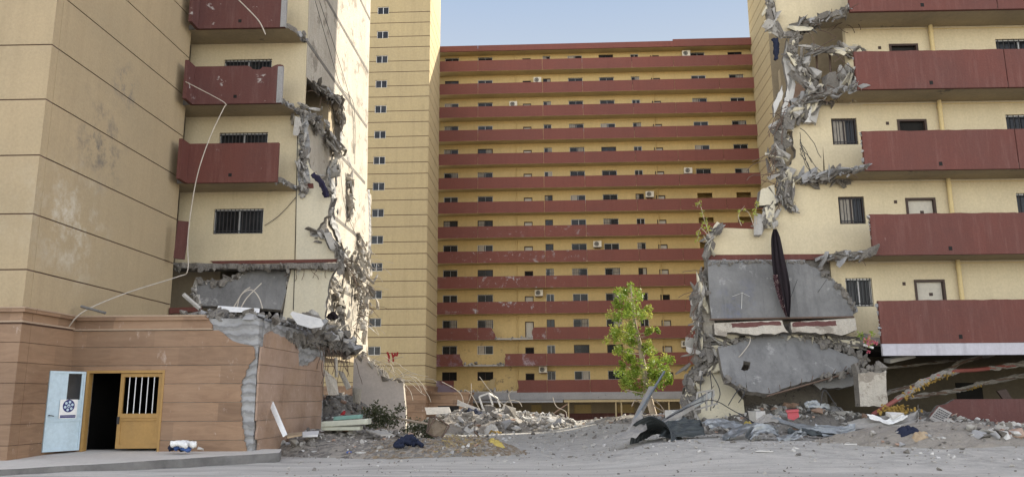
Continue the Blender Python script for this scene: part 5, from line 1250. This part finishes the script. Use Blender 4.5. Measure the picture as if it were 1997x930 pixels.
# ------------------------------------------------------------------ sheet metal
def sheet(label, rows, seed, m='zinc', amp=.02, per=.19, thick=.006, nu=30, grp=None, nv=None):
    # rows: list of (px, py, Y) triples along each of several guide lines; corrugations run along the guides
    G_ = [smooth_path([at(*p) for p in row], 6) for row in rows]
    rr = random.Random(seed)
    k = min(len(g) for g in G_)
    span = sum((G_[i + 1][0] - G_[i][0]).length for i in range(len(G_) - 1)); nv = nv or max(10, int(span / per * 4))
    def fn(u, v):
        f = v * (len(G_) - 1); i = min(int(f), len(G_) - 2); t = f - i
        def P(g):
            q = u * (len(g) - 1); j = min(int(q), len(g) - 2); return g[j].lerp(g[j + 1], q - j)
        A_, B_ = P(G_[i]), P(G_[i + 1]); p = A_.lerp(B_, t)
        d = (B_ - A_); e = P(G_[i]) - (G_[i][0]); nrm = Vector((0, -.5, .85))
        wob = noise.noise(Vector((u * 5 + seed, v * 4, 0))) * .09 + noise.noise(Vector((u * 9 + seed, v * 3, 2))) * .03
        return p + nrm * (1.7 * amp * math.sin(v * span / per * 2 * math.pi) + wob)
    b = MB(); b.grid(fn, nu, nv); return tag(b.build('metal_sheet', m, smooth=False, solid=thick), label, 'metal sheet', grp)
def metal():
    # curled sheet at the left of the sheet-metal pile
    c = at(1264, 846, 24.2); c.z = .06; ax = Vector((.72, .69, 0)); sx_ = Vector((-.69, .72, 0))
    def fn(u, v):
        # open end stands tall, the far end is squashed flat and torn
        an = R(-25) + u * R(205 - 70 * v); rad = (.80 - .22 * v) * (1 + .12 * math.sin(u * 4 + v * 3)) + .018 * math.sin(v * 13 * math.pi * 2) + .10 * noise.noise(Vector((u * 2.5, v * 2.5, 1)))
        tear = .30 * noise.noise(Vector((u * 4.5, 9, 0))) * (1 - v) + .5 * max(0, u - .75) * (1 - v)
        return c + ax * (1.7 * v + tear) + sx_ * (-rad * math.cos(an) + .25 * v) + Vector((0, 0, max(-.02, .06 + rad * math.sin(an) * (1.1 - .45 * v) + .05 * noise.noise(Vector((u * 5, v * 5, 4))))))
    b = MB(); b.grid(fn, 30, 130); tag(b.build('metal_sheet', 'zinc_dark', solid=.006), 'dark corrugated sheet curled like an open barrel at the left end of the sheet pile', 'metal sheet')
    sheet('flat light sheet corner lying on the ground before the curled dark sheet', [[(1190, 850, 23.8), (1220, 838, 24.4), (1250, 800, 25.4)], [(1205, 856, 23.3), (1240, 850, 23.7), (1262, 835, 24.3)]], 2, 'zinc_dusty', .01)
    sheet('long dark corrugated sheet standing on edge right of the curled one', [[(1285, 852, 23.8), (1325, 852, 24.0), (1375, 848, 24.4)], [(1292, 838, 24.3), (1330, 835, 24.5), (1372, 834, 24.8)], [(1300, 822, 25), (1335, 817, 25.2), (1366, 820, 25.2)]], 3, 'zinc_dark', .022)
    sheet('grey blue sheet lying flat behind the crumpled one', [[(1366, 822, 25), (1400, 818, 25.4), (1440, 822, 25.5)], [(1385, 832, 24.5), (1415, 832, 24.6), (1458, 838, 24.6)]], 4, 'zinc', .018)
    sheet('dark crumpled sheet bent over in the middle of the sheet pile', [[(1405, 855, 23.5), (1420, 842, 24.0), (1450, 828, 24.4), (1480, 824, 24.6)], [(1420, 858, 23.3), (1440, 850, 23.5), (1470, 838, 24), (1500, 835, 24.2)]], 5, 'zinc', .02)
    sheet('crumpled ribbed sheet folded like cloth in front of the pile', [[(1452, 850, 23.1), (1466, 832, 23.6), (1490, 826, 23.8), (1512, 832, 23.6)], [(1462, 858, 22.7), (1480, 848, 22.9), (1500, 845, 23.0), (1520, 850, 22.9)]], 6, 'zinc', .035, .12)
    sheet('bright ribbed sheet slanting down toward the brick cube', [[(1500, 808, 25.4), (1540, 822, 25), (1590, 830, 24.6), (1640, 835, 24.4)], [(1505, 818, 25.0), (1545, 833, 24.5), (1590, 842, 24.1), (1640, 850, 23.8)]], 7, 'zinc', .022)
    sheet('lower ribbed sheet fragment lying right of the crumpled sheet', [[(1512, 852, 22.9), (1545, 845, 23.2), (1560, 838, 23.4)], [(1518, 858, 22.6), (1550, 855, 22.8), (1575, 846, 23.2)]], 8, 'zinc', .02)
    sheet('pale dusty sheet with an upturned end beside the yellow insulation', [[(1652, 822, 25.2), (1690, 815, 25.3), (1740, 812, 25.3), (1785, 805, 25.4), (1790, 790, 25.6)], [(1655, 838, 24.6), (1690, 836, 24.6), (1740, 838, 24.5), (1780, 834, 24.5), (1792, 822, 24.7)]], 9, 'zinc_dusty', .03, .2)
    sheet('bent white edged sheet lying on the dusty sheet', [[(1690, 806, 25.2), (1730, 818, 24.9), (1760, 808, 25)], [(1695, 813, 24.9), (1735, 826, 24.6), (1770, 812, 24.8)]], 10, 'white', .01)
    sheet('dark sheet lying at the foot of the striped board', [[(1785, 838, 24.2), (1815, 836, 24.3), (1850, 835, 24.4)], [(1790, 846, 23.8), (1820, 844, 23.9), (1850, 842, 24)]], 11, 'zinc_dark', .01)
    sheet('blue white tarpaulin like sheet on the rubble under the tipped slab', [[(1568, 785, 26.3), (1590, 783, 26.4), (1615, 790, 26.4)], [(1572, 795, 26), (1595, 795, 26), (1620, 798, 26)]], 12, 'zinc', .02, .1)
    sheet('narrow torn sheet strip lying between the crumpled and the bright ribbed sheet', [[(1535, 838, 23.6), (1565, 836, 23.6), (1600, 842, 23.4)], [(1540, 848, 23.2), (1570, 846, 23.2), (1605, 852, 23.0)]], 14, 'zinc_dark', .02)
    sheet('wide grey sheet sagging over stones right of the brick cube', [[(1590, 826, 24.9), (1630, 832, 24.7), (1668, 826, 24.8)], [(1585, 846, 24.0), (1630, 853, 23.7), (1668, 846, 23.9)]], 15, 'zinc', .022)
    sheet('dark sheet propped behind the pale dusty sheet', [[(1648, 838, 24.6), (1700, 838, 24.5), (1770, 838, 24.4)], [(1652, 854, 24.0), (1705, 856, 23.9), (1765, 852, 24.0)]], 16, 'zinc_dark', .02)
    sheet('small bent sheet corner leaning on the white box', [[(1470, 822, 24.8), (1492, 808, 25.2), (1515, 812, 25.2)], [(1476, 834, 24.4), (1498, 824, 24.7), (1520, 826, 24.6)]], 17, 'zinc_dusty', .02)
    def beam(label, a, c, w_, h_, m):
        p, q = at(*a), at(*c); d = (q - p).normalized(); s = d.cross(Vector((0, 0, 1))).normalized(); n = s.cross(d); b = MB()
        for (x0, x1, y0, y1) in ((-w_, w_, h_ - .02, h_), (-w_, -w_ + .02, -h_, h_ - .02), (w_ - .02, w_, -h_, h_ - .02)):
            b.hexa([p + s * x0 + n * y0, p + s * x1 + n * y0, p + s * x1 + n * y1, p + s * x0 + n * y1, q + s * x0 + n * y0, q + s * x1 + n * y0, q + s * x1 + n * y1, q + s * x0 + n * y1])
        tag(b.build('metal_beam', m), label, 'metal beam')
    beam('upper grey channel beam sloping from the sheets up to the torn corner', (1288, 828, 25.6), (1390, 766, 26.3), .07, .09, 'zinc')
    beam('lower grey channel beam sloping below the upper one', (1286, 832, 25.0), (1352, 792, 25.9), .05, .06, 'zinc_dusty')
    beam('tall light steel channel leaning left against the green tree', (1237, 825, 26.5), (1272, 755, 28.5), .10, .05, 'zinc_dusty')
    beam('thin long steel bar leaning across the foot of the green tree', (1232, 828, 26.0), (1296, 724, 28.5), .03, .03, 'zinc')
    # bent light frame at the torn corner
    t = thing('steel_rack', 'bent light steel rack standing at the torn corner of the right block', 'rack', at(1380, 812, 26))
    for q in ([(1355, 815, 26), (1360, 765, 26.2)], [(1360, 765, 26.2), (1392, 760, 26.2)], [(1378, 762, 26), (1378, 800, 26)], [(1352, 800, 26), (1400, 786, 26)], [(1392, 760, 26.2), (1388, 790, 26.2)]):
        b = MB(); b.tube([at(*p) for p in q], .035, 4); b.build('strut', 'zinc_dusty', t)
metal()

# ------------------------------------------------------------------ hanging pipes with torn lagging
def pipes():
    t = None
    defs = [('red pipe with shredded yellow and white lagging slanting down onto the dusty sheet', [(1702, 808, 25.6), (1760, 772, 26), (1810, 740, 26.6), (1860, 724, 27.5), (1912, 720, 28), (2020, 706, 28.5)], .085, 1),
            ('pale lagged pipe slanting behind the red one under the balcony', [(1690, 790, 28.5), (1735, 765, 28.6), (1800, 745, 28.8), (1880, 705, 29), (1940, 690, 29.2)], .07, 2),
            ('dark lagged pipe hanging lowest behind the low red wall', [(1770, 775, 28.6), (1860, 762, 28.8), (1930, 745, 29), (2020, 728, 29.2)], .07, 3),
            ('thin grey conduit hanging close under the balcony soffit', [(1700, 720, 29), (1780, 712, 29.4), (1860, 702, 29.8), (1930, 692, 30)], .05, 4)]
    for lab, pts, r, s in defs:
        rr = random.Random(s); P_ = smooth_path([at(*p) for p in pts], 8); t = thing('lagged_pipe', lab, 'pipe', P_[0], 'hanging lagged pipes under the right balcony')
        b = MB(); b.tube(P_, r * .8, 8); b.build('pipe', 'redpipe' if s == 1 else 'rust', t)
        runs = {1: [(6, 26), (33, len(P_) - 1)]}.get(s, [(0, len(P_) - 1)]); b = MB(); y = MB()
        for a_, e_ in runs:
            c = MB(); lumpy(c, P_[a_:e_ + 1], r * .95, s, 0, 9, 6); c.build('torn_wrap', 'whitewrap', t)
        for i in range(len(P_) - 1):
            n_ = noise.noise(Vector((i * .21 + s * 3, 0, 0)))
            if not ((s == 1 and 7 < i < 23) or (s == 3 and n_ > .1)): continue
            for k in range(12):
                p = P_[i].lerp(P_[i + 1], rr.random()) + Vector((rr.gauss(0, r * .6), rr.gauss(0, r * .6), rr.gauss(0, r * .6)))
                y.rock(p + Vector((0, 0, -.04)), (r * rr.uniform(.3, .9), r * rr.uniform(.3, .7), r * rr.uniform(.15, .45)), rr)
        if b.v: b.build('torn_wrap', 'whitewrap', t)
        if y.v: y.build('insulation', 'foam', t)
    rr = random.Random(4); y = MB(); c = at(1748, 798, 25.4)
    for k in range(70): y.rock(c + Vector((rr.gauss(0, .26), rr.gauss(0, .15), rr.gauss(0, .06))), (rr.uniform(.03, .09), rr.uniform(.03, .07), .025), rr)
    tag(y.build('insulation_scraps', 'foam'), 'clump of yellow insulation scraps lying below the red pipe', 'insulation', None, 'stuff')
    b = MB(); c = at(1745, 808, 25.0); b.rock(c, (.3, .18, .12), rr, 0, .3); tag(b.build('crumpled_sheet', 'rub_white'), 'crumpled white sheet lying in front of the yellow insulation', 'sheet')
    b = MB(); p = [at(*q) for q in ((1736, 700, 28), (1785, 692, 28), (1786, 697, 28), (1737, 708, 28))]; b.extr(p, Vector((0, .5, .05))); tag(b.build('plank', 'rub_light'), 'pale board wedged high under the balcony skirt', 'plank')
    b = MB(); b.extr([at(*q) for q in ((1945, 762, 28), (1962, 758, 28), (1975, 778, 28), (1958, 780, 28))], Vector((0, .1, 0))); tag(b.build('plank', 'dframe'), 'dark short board leaning behind the low red wall', 'plank')
pipes()

# ------------------------------------------------------------------ cloth, jacket, furniture, small litter
def lumps(name, px, py, sx, sy, sz, m, label, cat, seed, n=26, fold=9, parent=None):
    c = gp2(px, py); rr = random.Random(seed); b = MB()
    def fn(u, v):
        x, y = (u * 2 - 1), (v * 2 - 1); q = max(0, 1 - (abs(x) ** 2.4) - (abs(y) ** 2.4))
        e = 1 + .25 * noise.noise(Vector((x * 1.5 + seed, y * 1.5, 0)))
        h = sz * (q ** .5) * (.65 + .5 * noise.noise(Vector((x * 1.4 + seed, y * 1.4, 3))) + .22 * math.sin(fold * x + 4 * noise.noise(Vector((x * 2, y * 3 + seed, 0)))))
        xx, yy = c.x + x * sx * e, c.y + y * sy * e; return (xx, yy, gz(xx, yy) + max(-.02, h))
    b.grid(fn, n, n); return tag(b.build(name, m, parent, smooth=True), label, cat)
def small_things():
    # black cloth hanging over the upright slab
    left = [(1508, 447), (1504, 466), (1505, 500), (1508, 532), (1514, 562), (1523, 592), (1533, 617)]
    right = [(1514, 446), (1521, 462), (1529, 500), (1536, 530), (1541, 560), (1542, 590), (1540, 618)]
    def strip(f0, f1, r0, wofs, n=14, mrows=40):
        L_, Rt = smooth_path([Vector((a, c, 0)) for a, c in left], 6), smooth_path([Vector((a, c, 0)) for a, c in right], 6)
        b = MB()
        def fn(u, v):
            q = r0 + (1 - r0) * u; q = q * (len(L_) - 1); j = min(int(q), len(L_) - 2); t = q - j
            l, r_ = L_[j].lerp(L_[j + 1], t), Rt[j].lerp(Rt[j + 1], t); f = f0 + (f1 - f0) * v; p = l.lerp(r_, f)
            w_ = -.72 + .05 * math.sin(f * 17 + u * 3) + .03 * math.sin(f * 31 - u * 5) + wofs
            return FB.P(*FB.uv(p.x, p.y, w_), w_)
        b.grid(fn, mrows, n); return b
    t = thing('hanging_cloth', 'long black cloth with a patterned hem hanging over the upright grey slab', 'cloth', FB.P(-4.4, 4.2, -.7))
    strip(0, 1, 0, 0).build('cloth', 'blackcloth', t, True, .01); strip(-.06, .3, .52, .03, 5, 24).build('hem', 'pattern', t, False, .01)
    b = MB(); p = path3(FB, WW + .3, [(1508, 436), (1514, 446)]); rr = random.Random(2); b.rock(p[1] + Vector((0, 0, .1)), (.16, .14, .2), rr, 0, .4); tag(b.build('concrete_chunk', 'rub_light'), 'pale concrete chunk pinning the top of the black cloth', 'rubble')
    # black rag in the torn tower gap, purple cloth at the left block's torn edge
    def rag(label, pts, Y, m, seed, r):
        b = MB(); pp = smooth_path([at(x, y, Y) for x, y in pts]); rr = random.Random(seed)
        lumpy(b, pp, r, seed, 0, 12, 14); tag(b.build('cloth', m, smooth=True), label, 'cloth')
    rag('dark rag hanging in the gap beside the right stair tower', [(1512, 75), (1513, 95), (1512, 118)], 28.3, 'jacket', 1, .09)
    rag('purple cloth caught on the torn wall edge of the left block', [(608, 340), (624, 355), (634, 372), (637, 385)], 29.0, 'purple', 2, .085)
    rag('black bundle lying on the torn slab end beside the left block', [(640, 622), (650, 612), (656, 622)], 30, 'blackcloth', 3, .10)
    # jacket: body lump with two sleeves
    t = thing('jacket', 'navy jacket thrown on the soil mound', 'jacket', gp2(800, 868))
    c = gp2(795, 872); b = MB(); rr = random.Random(3)
    lumpy(b, smooth_path([c + Vector(v) * .72 for v in ((-.38, 0, .12), (-.2, .05, .25), (.0, .08, .30), (.22, .05, .26), (.36, 0, .16))], 4), .115, 5, 0, 12, 14); b.build('body', 'jacket', t, True)
    for v in (((-.3, -.05, .2), (-.42, -.25, .1), (-.25, -.38, .08), (-.08, -.36, .08)), ((.3, 0, .22), (.5, -.1, .14), (.6, -.2, .06))):
        b = MB(); lumpy(b, smooth_path([c + Vector(q) * .75 for q in v], 4), .06, 7, 0, 10, 16); b.build('sleeve', 'jacket', t, True)
    # clothes on the pavement
    t = thing('clothes_heap', 'small heap of blue and white clothes on the pavement by the entrance', 'clothes', at(352, 877, 22.0))
    for k, (px, m, s) in enumerate(((345, 'jacket', .2), (357, 'blue', .22), (366, 'white', .17), (350, 'white', .16))):
        b = MB(); c = at(px, 874 - (k > 1) * 6, 22.0 - .1 * k); lumpy(b, smooth_path([c + Vector(q) for q in ((-.24, 0, 0), (-.05, .05, .05), (.22, -.04, -.01))], 4), s * .42, k, 0, 9, 12); b.build('garment', m, t, True)
    b = MB(); c = at(392, 874, 22); rr = random.Random(1); b.rock(c, (.1, .07, .04), rr, 0, .3); tag(b.build('paper_scrap', 'rub_white'), 'crumpled white scrap right of the blue clothes on the pavement', 'litter')
    # board leaning on the wing
    def board(label, pts, d, m, name='board', cat='board'):
        b = MB(); b.extr([at(*p) for p in pts], Vector(d)); return tag(b.build(name, m), label, cat)
    board('long white plank leaning on the side of the brown entrance wing', [(514, 765, 24.2), (522, 763, 24.2), (558, 848, 22.9), (552, 852, 22.9)], (.02, .05, .02), 'white', 'plank', 'plank')
    board('wooden board lying at the foot of the entrance wing', [(555, 845, 24.3), (590, 841, 24.5), (588, 846, 24.0), (560, 851, 23.8)], (0, 0, -.05), 'wood')
    board('white board lying flat beside the wooden board', [(590, 841, 25.4), (622, 839, 25.6), (620, 847, 24.6), (590, 848, 24.6)], (0, 0, -.06), 'white')
    def pad(label, px, py, Y, l, w_, h_, m, rot, name, tilt=0):
        b = MB(); c = at(px, py, Y); F = Fac((0, 0), (math.cos(rot), math.sin(rot)));
        def P(u, v, z): return c + F.u * (u * l / 2) + F.n * (v * w_ / 2) + Vector((0, 0, z * h_ + tilt * u))
        n = 12; prof = [(-1, .15), (-1, .85), (-.96, 1), (.96, 1), (1, .85), (1, .15), (.96, 0), (-.96, 0)]
        for i in range(n):
            u0, u1 = -1 + 2 * i / n, -1 + 2 * (i + 1) / n
            s = lambda u: .93 if abs(u) > .99 else 1
            for j in range(8):
                a, d = prof[j], prof[(j + 1) % 8]; b.add([P(u0, a[0] * s(u0), a[1]), P(u1, a[0] * s(u1), a[1]), P(u1, d[0] * s(u1), d[1]), P(u0, d[0] * s(u0), d[1])], [(0, 1, 2, 3)])
        for u in (-1, 1): b.add([P(u, a[0] * .93, a[1]) for a in prof], [tuple(range(8))])
        tag(b.build(name, m), label, name.replace('_', ' '))
    pad('lower pale cushion slab under the foam mattress', 668, 838, 26.2, 1.2, .8, .12, 'foamwhite', .06, 'cushion')
    pad('pale foam mattress lying across the rubble beside the bush', 676, 829, 26.2, 1.45, .9, .17, 'foamwhite', .04, 'mattress', .04)
    pad('green folded board lying on top of the foam mattress', 679, 817, 26.4, .85, .6, .12, 'greenboard', .05, 'board', .03)
    b = MB(); rr = random.Random(9); b.rock(at(670, 805, 26.6), (.1, .08, .07), rr, 0, .4); tag(b.build('cloth_scrap', 'red_paint'), 'small red cloth lying above the green board', 'cloth')
    board('pale tilted board lying flat right of the mattress', [(714, 838, 26.2), (748, 840, 26), (768, 846, 25.4), (742, 847, 25.2)], (0, 0, -.04), 'rub_light')
    # white panels and ribs of the wrecked ground floor behind the wing
    board('narrow pale panel leaning in the wrecked room behind the entrance wing', [(630, 718, 29), (655, 740, 29), (660, 770, 28.8), (640, 770, 28.8)], (0, .12, 0), 'plaster', 'wall_fragment', 'wall fragment')
    board('sunlit curved plaster strip leaning in the wrecked room', [(658, 722, 31), (668, 724, 31), (684, 755, 30.6), (676, 760, 30.6)], (0, .15, 0), 'plaster', 'wall_fragment', 'wall fragment')
    b = MB()
    for k in range(9): p0, p1 = at(690 + k * .3, 756 + k * 3.2, 32), at(703 - k * .2, 759 + k * 3.2, 32); b.tube([p0, p1], .03, 4)
    b.extr([at(687, 755, 32.1), at(705, 758, 32.1), at(702, 788, 32.1), at(688, 784, 32.1)], Vector((0, .06, 0))); tag(b.build('radiator', 'plaster'), 'pale ribbed radiator leaning in the rubble of the wrecked room', 'radiator')
    b = MB(); b.tube([at(655, 697, 29.5), at(656, 735, 29.5)], .06, 8); tag(b.build('pipe', 'plaster'), 'short pale pipe hanging from the torn slab beside the wing', 'pipe')
    # rusty upturned chair frame
    t = thing('chair_frame', 'rusty upturned chair frame lying on the brown soil mound', 'chair', gp2(862, 850))
    q = {'a': (832, 843, 26.6), 'b': (850, 812, 26.9), 'c': (876, 830, 26.6), 'd': (862, 852, 26.3), 'e': (845, 850, 26.0), 'f': (838, 812, 27.3)}
    V = {k: at(*v) for k, v in q.items()}
    for i, (m_, n_) in enumerate(('ab', 'bc', 'cd', 'af', 'fb', 'ed', 'ae')):
        b = MB(); b.tube([V[m_], V[n_]], .028, 5); b.build('tube_leg' if i > 2 else 'rail', 'rust', t)
    b = MB(); b.extr([V['a'] + Vector((.03, .05, 0)), V['f'], V['b'] + Vector((0, .06, -.1)), V['c'] + Vector((-.06, .05, 0)), V['d'] + Vector((0, .05, .02)), V['e']], Vector((0, .1, 0))); b.build('seat', 'soil_brown', t)
    b = MB(); b.tube([at(762, 812, 30), at(810, 822, 29), at(860, 830, 28)], .05, 6, 0, .03); tag(b.build('branch', 'bark'), 'bare branch lying between the bush and the chair frame', 'branch')
    b = MB(); b.tube([at(925, 840, 26), at(938, 855, 25.4), at(958, 872, 24.6)], .03, 5); tag(b.build('stick', 'rust'), 'dark stick poking down the brown soil mound', 'stick')
    b = MB(); b.tube([gp2(926, 850), at(926, 820, 26.2)], .014, 5); tag(b.build('stick', 'rust'), 'thin upright rod standing in the rubble right of the chair frame', 'stick')
    # straw and litter on the brown soil
    rr = random.Random(31); b = MB()
    for k in range(420):
        p = gp2(rr.gauss(900, 26), rr.gauss(862, 9)); a = rr.uniform(0, 6.28); l = rr.uniform(.04, .14); d = Vector((math.cos(a) * l, math.sin(a) * l, rr.uniform(-.02, .06))); b.tube([p + Vector((0, 0, .02)), p + d + Vector((0, 0, .03))], .006, 3, rr.choice((0, 0, 1)))
    tag(b.build('straw', ['wood', 'yellow']), 'straw and yellow litter on the brown soil mound', 'straw', None, 'stuff')
    # big mound: window frame, planks, boards
    t = thing('window_frame', 'white window frame standing askew on the big rubble mound', 'window frame', at(957, 798, 44.6))
    q = [(937, 772, 41), (952, 766, 41.2), (965, 786, 41.1), (942, 796, 40.8)]
    fr = [((934, 773, 44.6), (953, 766, 44.6)), ((934, 773, 44.6), (942, 797, 44.6)), ((953, 766, 44.6), (961, 790, 44.6)), ((953, 766, 45.0), (970, 776, 45.6)), ((970, 776, 45.6), (976, 793, 45.6)), ((942, 797, 44.6), (961, 790, 44.6))]
    for a, c in fr: b = MB(); b.tube([at(*a), at(*c)], .06, 4); b.build('rail', 'white', t)
    board('long pale plank sloping on the left of the big rubble mound', [(892, 779, 44.6), (900, 783, 44.6), (936, 797, 44.0), (934, 802, 44.0), (891, 790, 44.6)], (0, .2, 0), 'rub_white', 'plank', 'plank')
    board('upright white wall scrap on top of the big rubble mound', [(978, 798, 45.1), (983, 786, 45.1), (995, 795, 45.1), (990, 801, 45.1)], (0, .2, 0), 'rub_white', 'wall_fragment', 'wall fragment')
    board('broken white board lying on the front of the big mound', [(980, 824, 41.5), (998, 823, 41.8), (1016, 834, 39.8), (1008, 836, 39.4), (985, 829, 40.6)], (0, 0, -.08), 'rub_white')
    board('pale green sheeting lying at the left edge of the big mound', [(828, 794, 46), (875, 793, 46), (880, 806, 45), (832, 808, 45)], (0, .3, 0), 'rub_light', 'panel', 'panel')
    lumps('cloth', 925, 806, .5, .4, .3, 'jacket', 'dark cloth lying under the sloping plank on the big mound', 'cloth', 3)
    lumps('plastic_bag', 918, 840, .3, .25, .28, 'rub_white', 'white plastic bag lying in front of the big mound', 'bag', 4)
    lumps('plastic_bag', 958, 838, .35, .3, .3, 'rub_white', 'white bag lying right of the yellow clump', 'bag', 6)
    lumps('insulation_scraps', 965, 843, .32, .25, .14, 'foam', 'yellow insulation clump at the foot of the big mound', 'insulation', 7)
    lumps('plastic_bag', 968, 866, .22, .15, .14, 'yellow', 'small yellow plastic bag at the right foot of the brown soil mound', 'bag', 8)
    # right pile
    t = thing('plastic_crate', 'red pink plastic bin tipped over on the rubble under the slab', 'bin', gp2(1546, 818))
    b = MB(); b.extr([at(*p) for p in ((1535, 802, 25.4), (1556, 800, 25.4), (1559, 812, 25.2), (1548, 819, 25.1), (1537, 816, 25.2))], Vector((.1, .35, .02))); b.build('body', 'red_plastic', t)
    b = MB(); b.extr([at(*p) for p in ((1533, 800, 25.35), (1558, 798, 25.35), (1558, 802, 25.33), (1534, 804, 25.33))], Vector((.1, .38, .02))); b.build('rim', 'red_plastic', t)
    lumps('plastic_bag', 1462, 834, .2, .15, .2, 'yellow', 'yellow bag lying on the sheet pile', 'bag', 9)
    def cube(label, px, py, s, m, rot, name, cat):
        c = gp2(px, py); c.z = gz(c.x, c.y); b = MB(); rr = random.Random(px); F = Fac((0, 0), (math.cos(rot), math.sin(rot)))
        b.hexa([c + F.u * (a * s * rr.uniform(.85, 1.1)) + F.n * (d * s * rr.uniform(.8, 1.1)) + Vector((0, 0, z * s * rr.uniform(1.5, 1.8) + .02)) for a, d, z in ((-1, -1, 0), (1, -1, 0), (1, 1, 0), (-1, 1, 0), (-1, -1, 1), (1, -1, 1), (1, 1, 1), (-1, 1, 1))]); tag(b.build(name, m), label, cat)
    cube('white box lying left of the metal beams', 1314, 822, .22, 'white', .4, 'box', 'box')
    cube('white box lying on the stones behind the sheets', 1478, 825, .2, 'rub_white', .3, 'box', 'box')
    cube('brick coloured masonry cube in front of the ribbed sheets', 1558, 852, .15, 'rub_brick', .2, 'brick_block', 'brick')
    # striped board leaning on the red wall
    t = thing('printed_board', 'small blue grey board with rows of dark print leaning on the low red wall', 'board', gp2(1835, 828))
    P4 = [at(*p) for p in ((1814, 814, 25.0), (1832, 792, 25.3), (1857, 805, 25.2), (1840, 825, 24.8))]
    b = MB(); b.extr(P4, Vector((0, .04, .0))); b.build('panel', 'zinc_dusty', t)
    for k in range(5):
        f0, f1 = .15 + .16 * k, .21 + .16 * k; L = lambda f, g: P4[1].lerp(P4[0], f).lerp(P4[2].lerp(P4[3], f), g) + Vector((0, -.012, 0))
        b = MB(); rr = random.Random(k); g0 = .08
        while g0 < .82: g1 = g0 + rr.uniform(.04, .14); b.extr([L(f0, g0), L(f0, g1), L(f1, g1), L(f1, g0)], Vector((0, .01, 0))); g0 = g1 + .05
        b.build('print_row', 'black_metal', t)
    b = MB(); b.extr([at(*p) for p in ((1740, 845, 23.6), (1744, 844, 23.6), (1760, 856, 22.9), (1745, 857, 22.9))], Vector((0, .12, .02))); tag(b.build('plastic_wedge', 'orange'), 'orange plastic wedge lying at the edge of the sandy mound', 'plastic piece')
    lumps('plastic_bag', 1795, 850, .2, .12, .10, 'wood', 'pale brown sack lying behind the sandy mound', 'sack', 12)
    lumps('cloth', 1770, 842, .26, .18, .14, 'jacket', 'dark cloth bundle behind the orange wedge', 'cloth', 13)
    # grey stones scattered by the low wall and flat scraps on the road
    rr = random.Random(44)
    scraps = [(1258, 858, .55, 'flat white board scrap on the ground before the curled sheet'), (1490, 882, .3, 'lone pale paper scrap on the road below the sheet pile'), (1600, 846, .4, 'flat white scrap before the ribbed sheet'), (1660, 868, .2, 'small white scrap left of the sandy mound'), (703, 884, .13, 'small pale scrap at the foot of the soil mound below the mattress'), (612, 882, .1, 'tiny white scrap left of the soil mound'), (682, 883, .1, 'tiny blue scrap at the foot of the soil mound')]
    for px, py, s, lab in scraps:
        p = gp2(px, py); b = MB(); n = 7; b.extr([p + Vector((s * math.cos(2 * math.pi * i / n) * rr.uniform(.7, 1.2), s * .35 * math.sin(2 * math.pi * i / n) * rr.uniform(.7, 1.2), .035 + rr.uniform(0, .02))) for i in range(n)], Vector((0, 0, -.03))); tag(b.build('paper_scrap', 'blue' if 'blue' in lab else 'rub_white'), lab, 'litter')
small_things()
def road_grit():
    rr = random.Random(91); b = MB()
    for k in range(1500):
        y = rr.uniform(13.5, 23.5); x = rr.uniform(-.63, .66) * y; band = .5 + .5 * noise.noise(Vector((x * .12, y * 1.1, 5)))
        if rr.random() > band * 1.3 or (x < -5.5 and y > 18): continue
        s = rr.choice((.008, .012, .016, .02, .028)); b.rock((x, y, base_z(x, y) + s * .3), s, rr, rr.choice((0, 0, 1, 2)), .6)
    tag(b.build('gravel', ['broken', 'soil', 'rub_light']), 'fine grit swept in bands across the dusty road', 'gravel', None, 'stuff')
road_grit()
